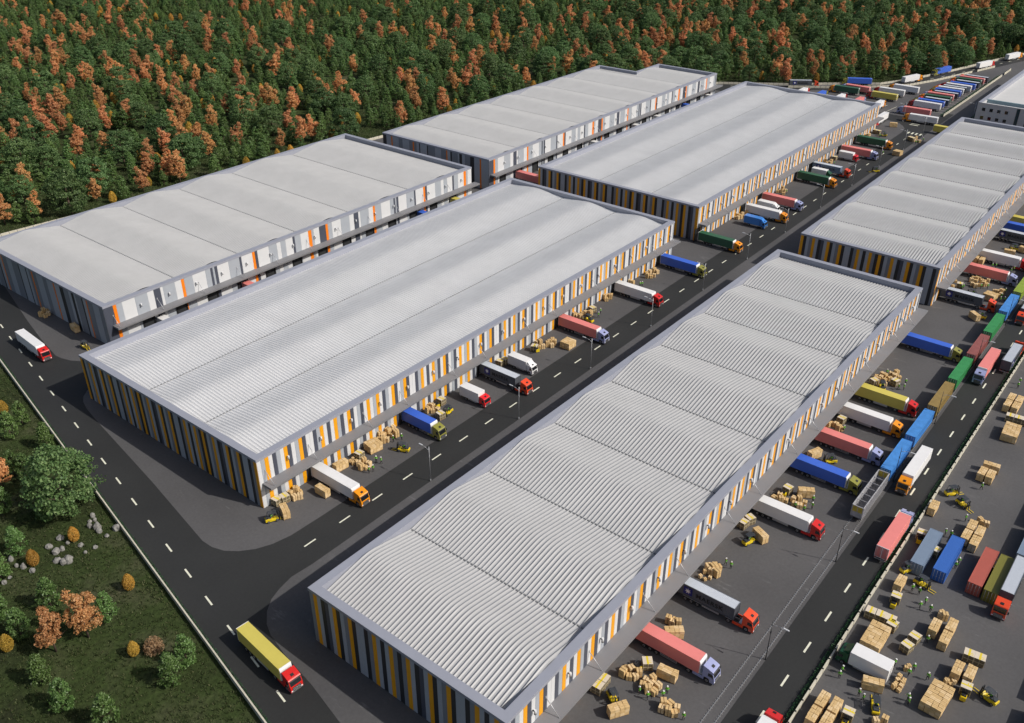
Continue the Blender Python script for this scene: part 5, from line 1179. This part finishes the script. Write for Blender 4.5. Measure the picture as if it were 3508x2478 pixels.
# the trees too far to tell apart: one object, real trees instanced on its points
KS=['broad','maple','small','golden','teal']
for k in KS:
    for v in (0,1):
        if ('tree',k,v) not in PROTO: PROTO[('tree',k,v)]=None
src=[(k,v) for k in KS for v in (0,1) if PROTO[('tree',k,v)] is not None]
me=bpy.data.meshes.new('forest'); me.from_pydata([(x,y,-.1) for k,x,y,s in rest],[],[])
for nm,tp,vals in (('pick','INT',None),('rot','FLOAT',[rng.uniform(0,6.28) for _ in rest]),('siz','FLOAT',[s for *_,s in rest])):
    at=me.attributes.new(nm,tp,'POINT')
    if nm=='pick':
        vals=[]
        for k,*_ in rest:
            c=[i for i,(a,b_) in enumerate(src) if a==k] or [i for i,(a,b_) in enumerate(src) if a=='small']; vals.append(rng.choice(c))
    at.data.foreach_set('value',vals)
fo=struct('forest',me,'stuff')
ng=bpy.data.node_groups.new('scatter_trees','GeometryNodeTree'); ng.interface.new_socket('Geometry',in_out='INPUT',socket_type='NodeSocketGeometry'); ng.interface.new_socket('Geometry',in_out='OUTPUT',socket_type='NodeSocketGeometry')
NN=ng.nodes; LL=ng.links; gi=NN.new('NodeGroupInput'); go=NN.new('NodeGroupOutput'); jn=NN.new('GeometryNodeJoinGeometry')
def attr(n,t):
    q=NN.new('GeometryNodeInputNamedAttribute'); q.data_type=t; q.inputs['Name'].default_value=n; return q.outputs['Attribute']
pk=attr('pick','INT'); ro_=attr('rot','FLOAT'); si=attr('siz','FLOAT'); cb=NN.new('ShaderNodeCombineXYZ'); LL.new(ro_,cb.inputs[2])
for i,(k,v) in enumerate(src):
    cmp=NN.new('FunctionNodeCompare'); cmp.data_type='INT'; cmp.operation='EQUAL'; LL.new(pk,cmp.inputs[2]); cmp.inputs[3].default_value=i
    j2=NN.new('GeometryNodeJoinGeometry')
    for ch in kids(PROTO[('tree',k,v)]):
        oi=NN.new('GeometryNodeObjectInfo'); oi.inputs['Object'].default_value=ch; oi.transform_space='ORIGINAL'; LL.new(oi.outputs['Geometry'],j2.inputs[0])
    ip=NN.new('GeometryNodeInstanceOnPoints'); LL.new(gi.outputs[0],ip.inputs['Points']); LL.new(cmp.outputs[0],ip.inputs['Selection']); LL.new(j2.outputs[0],ip.inputs['Instance']); LL.new(cb.outputs[0],ip.inputs['Rotation']); LL.new(si,ip.inputs['Scale']); LL.new(ip.outputs[0],jn.inputs[0])
LL.new(jn.outputs[0],go.inputs[0]); md=fo.modifiers.new('trees','NODES'); md.node_group=ng
# ------------------------------------------------------------------ light
az=math.atan2(-7.8,2.7); el=R(41.5); sd=Vector((math.cos(el)*math.cos(az),math.cos(el)*math.sin(az),math.sin(el)))
sl=bpy.data.lights.new('sun','SUN'); sl.energy=3.5; sl.angle=R(.6); sl.color=(1,.955,.89); so=bpy.data.objects.new('sun',sl); COL.objects.link(so)
so.rotation_euler=(-sd).to_track_quat('-Z','Y').to_euler()
w=bpy.data.worlds.new('World'); SC.world=w; w.use_nodes=True; wn=w.node_tree; bg=wn.nodes['Background']
sky=wn.nodes.new('ShaderNodeTexSky'); sky.sky_type='NISHITA'; sky.sun_disc=False; sky.sun_elevation=el; sky.sun_rotation=math.pi/2-az; sky.altitude=100; sky.air_density=1; sky.dust_density=4; sky.ozone_density=1
wn.links.new(sky.outputs[0],bg.inputs[0]); bg.inputs[1].default_value=.085
vs=SC.view_settings; vs.view_transform='Standard'; vs.look='None'; vs.gamma=1; vs.use_curve_mapping=False; vs.exposure=0
SC.cycles.max_bounces=6; SC.cycles.diffuse_bounces=3; SC.cycles.glossy_bounces=3; SC.cycles.transmission_bounces=2
bpy.context.view_layer.update()
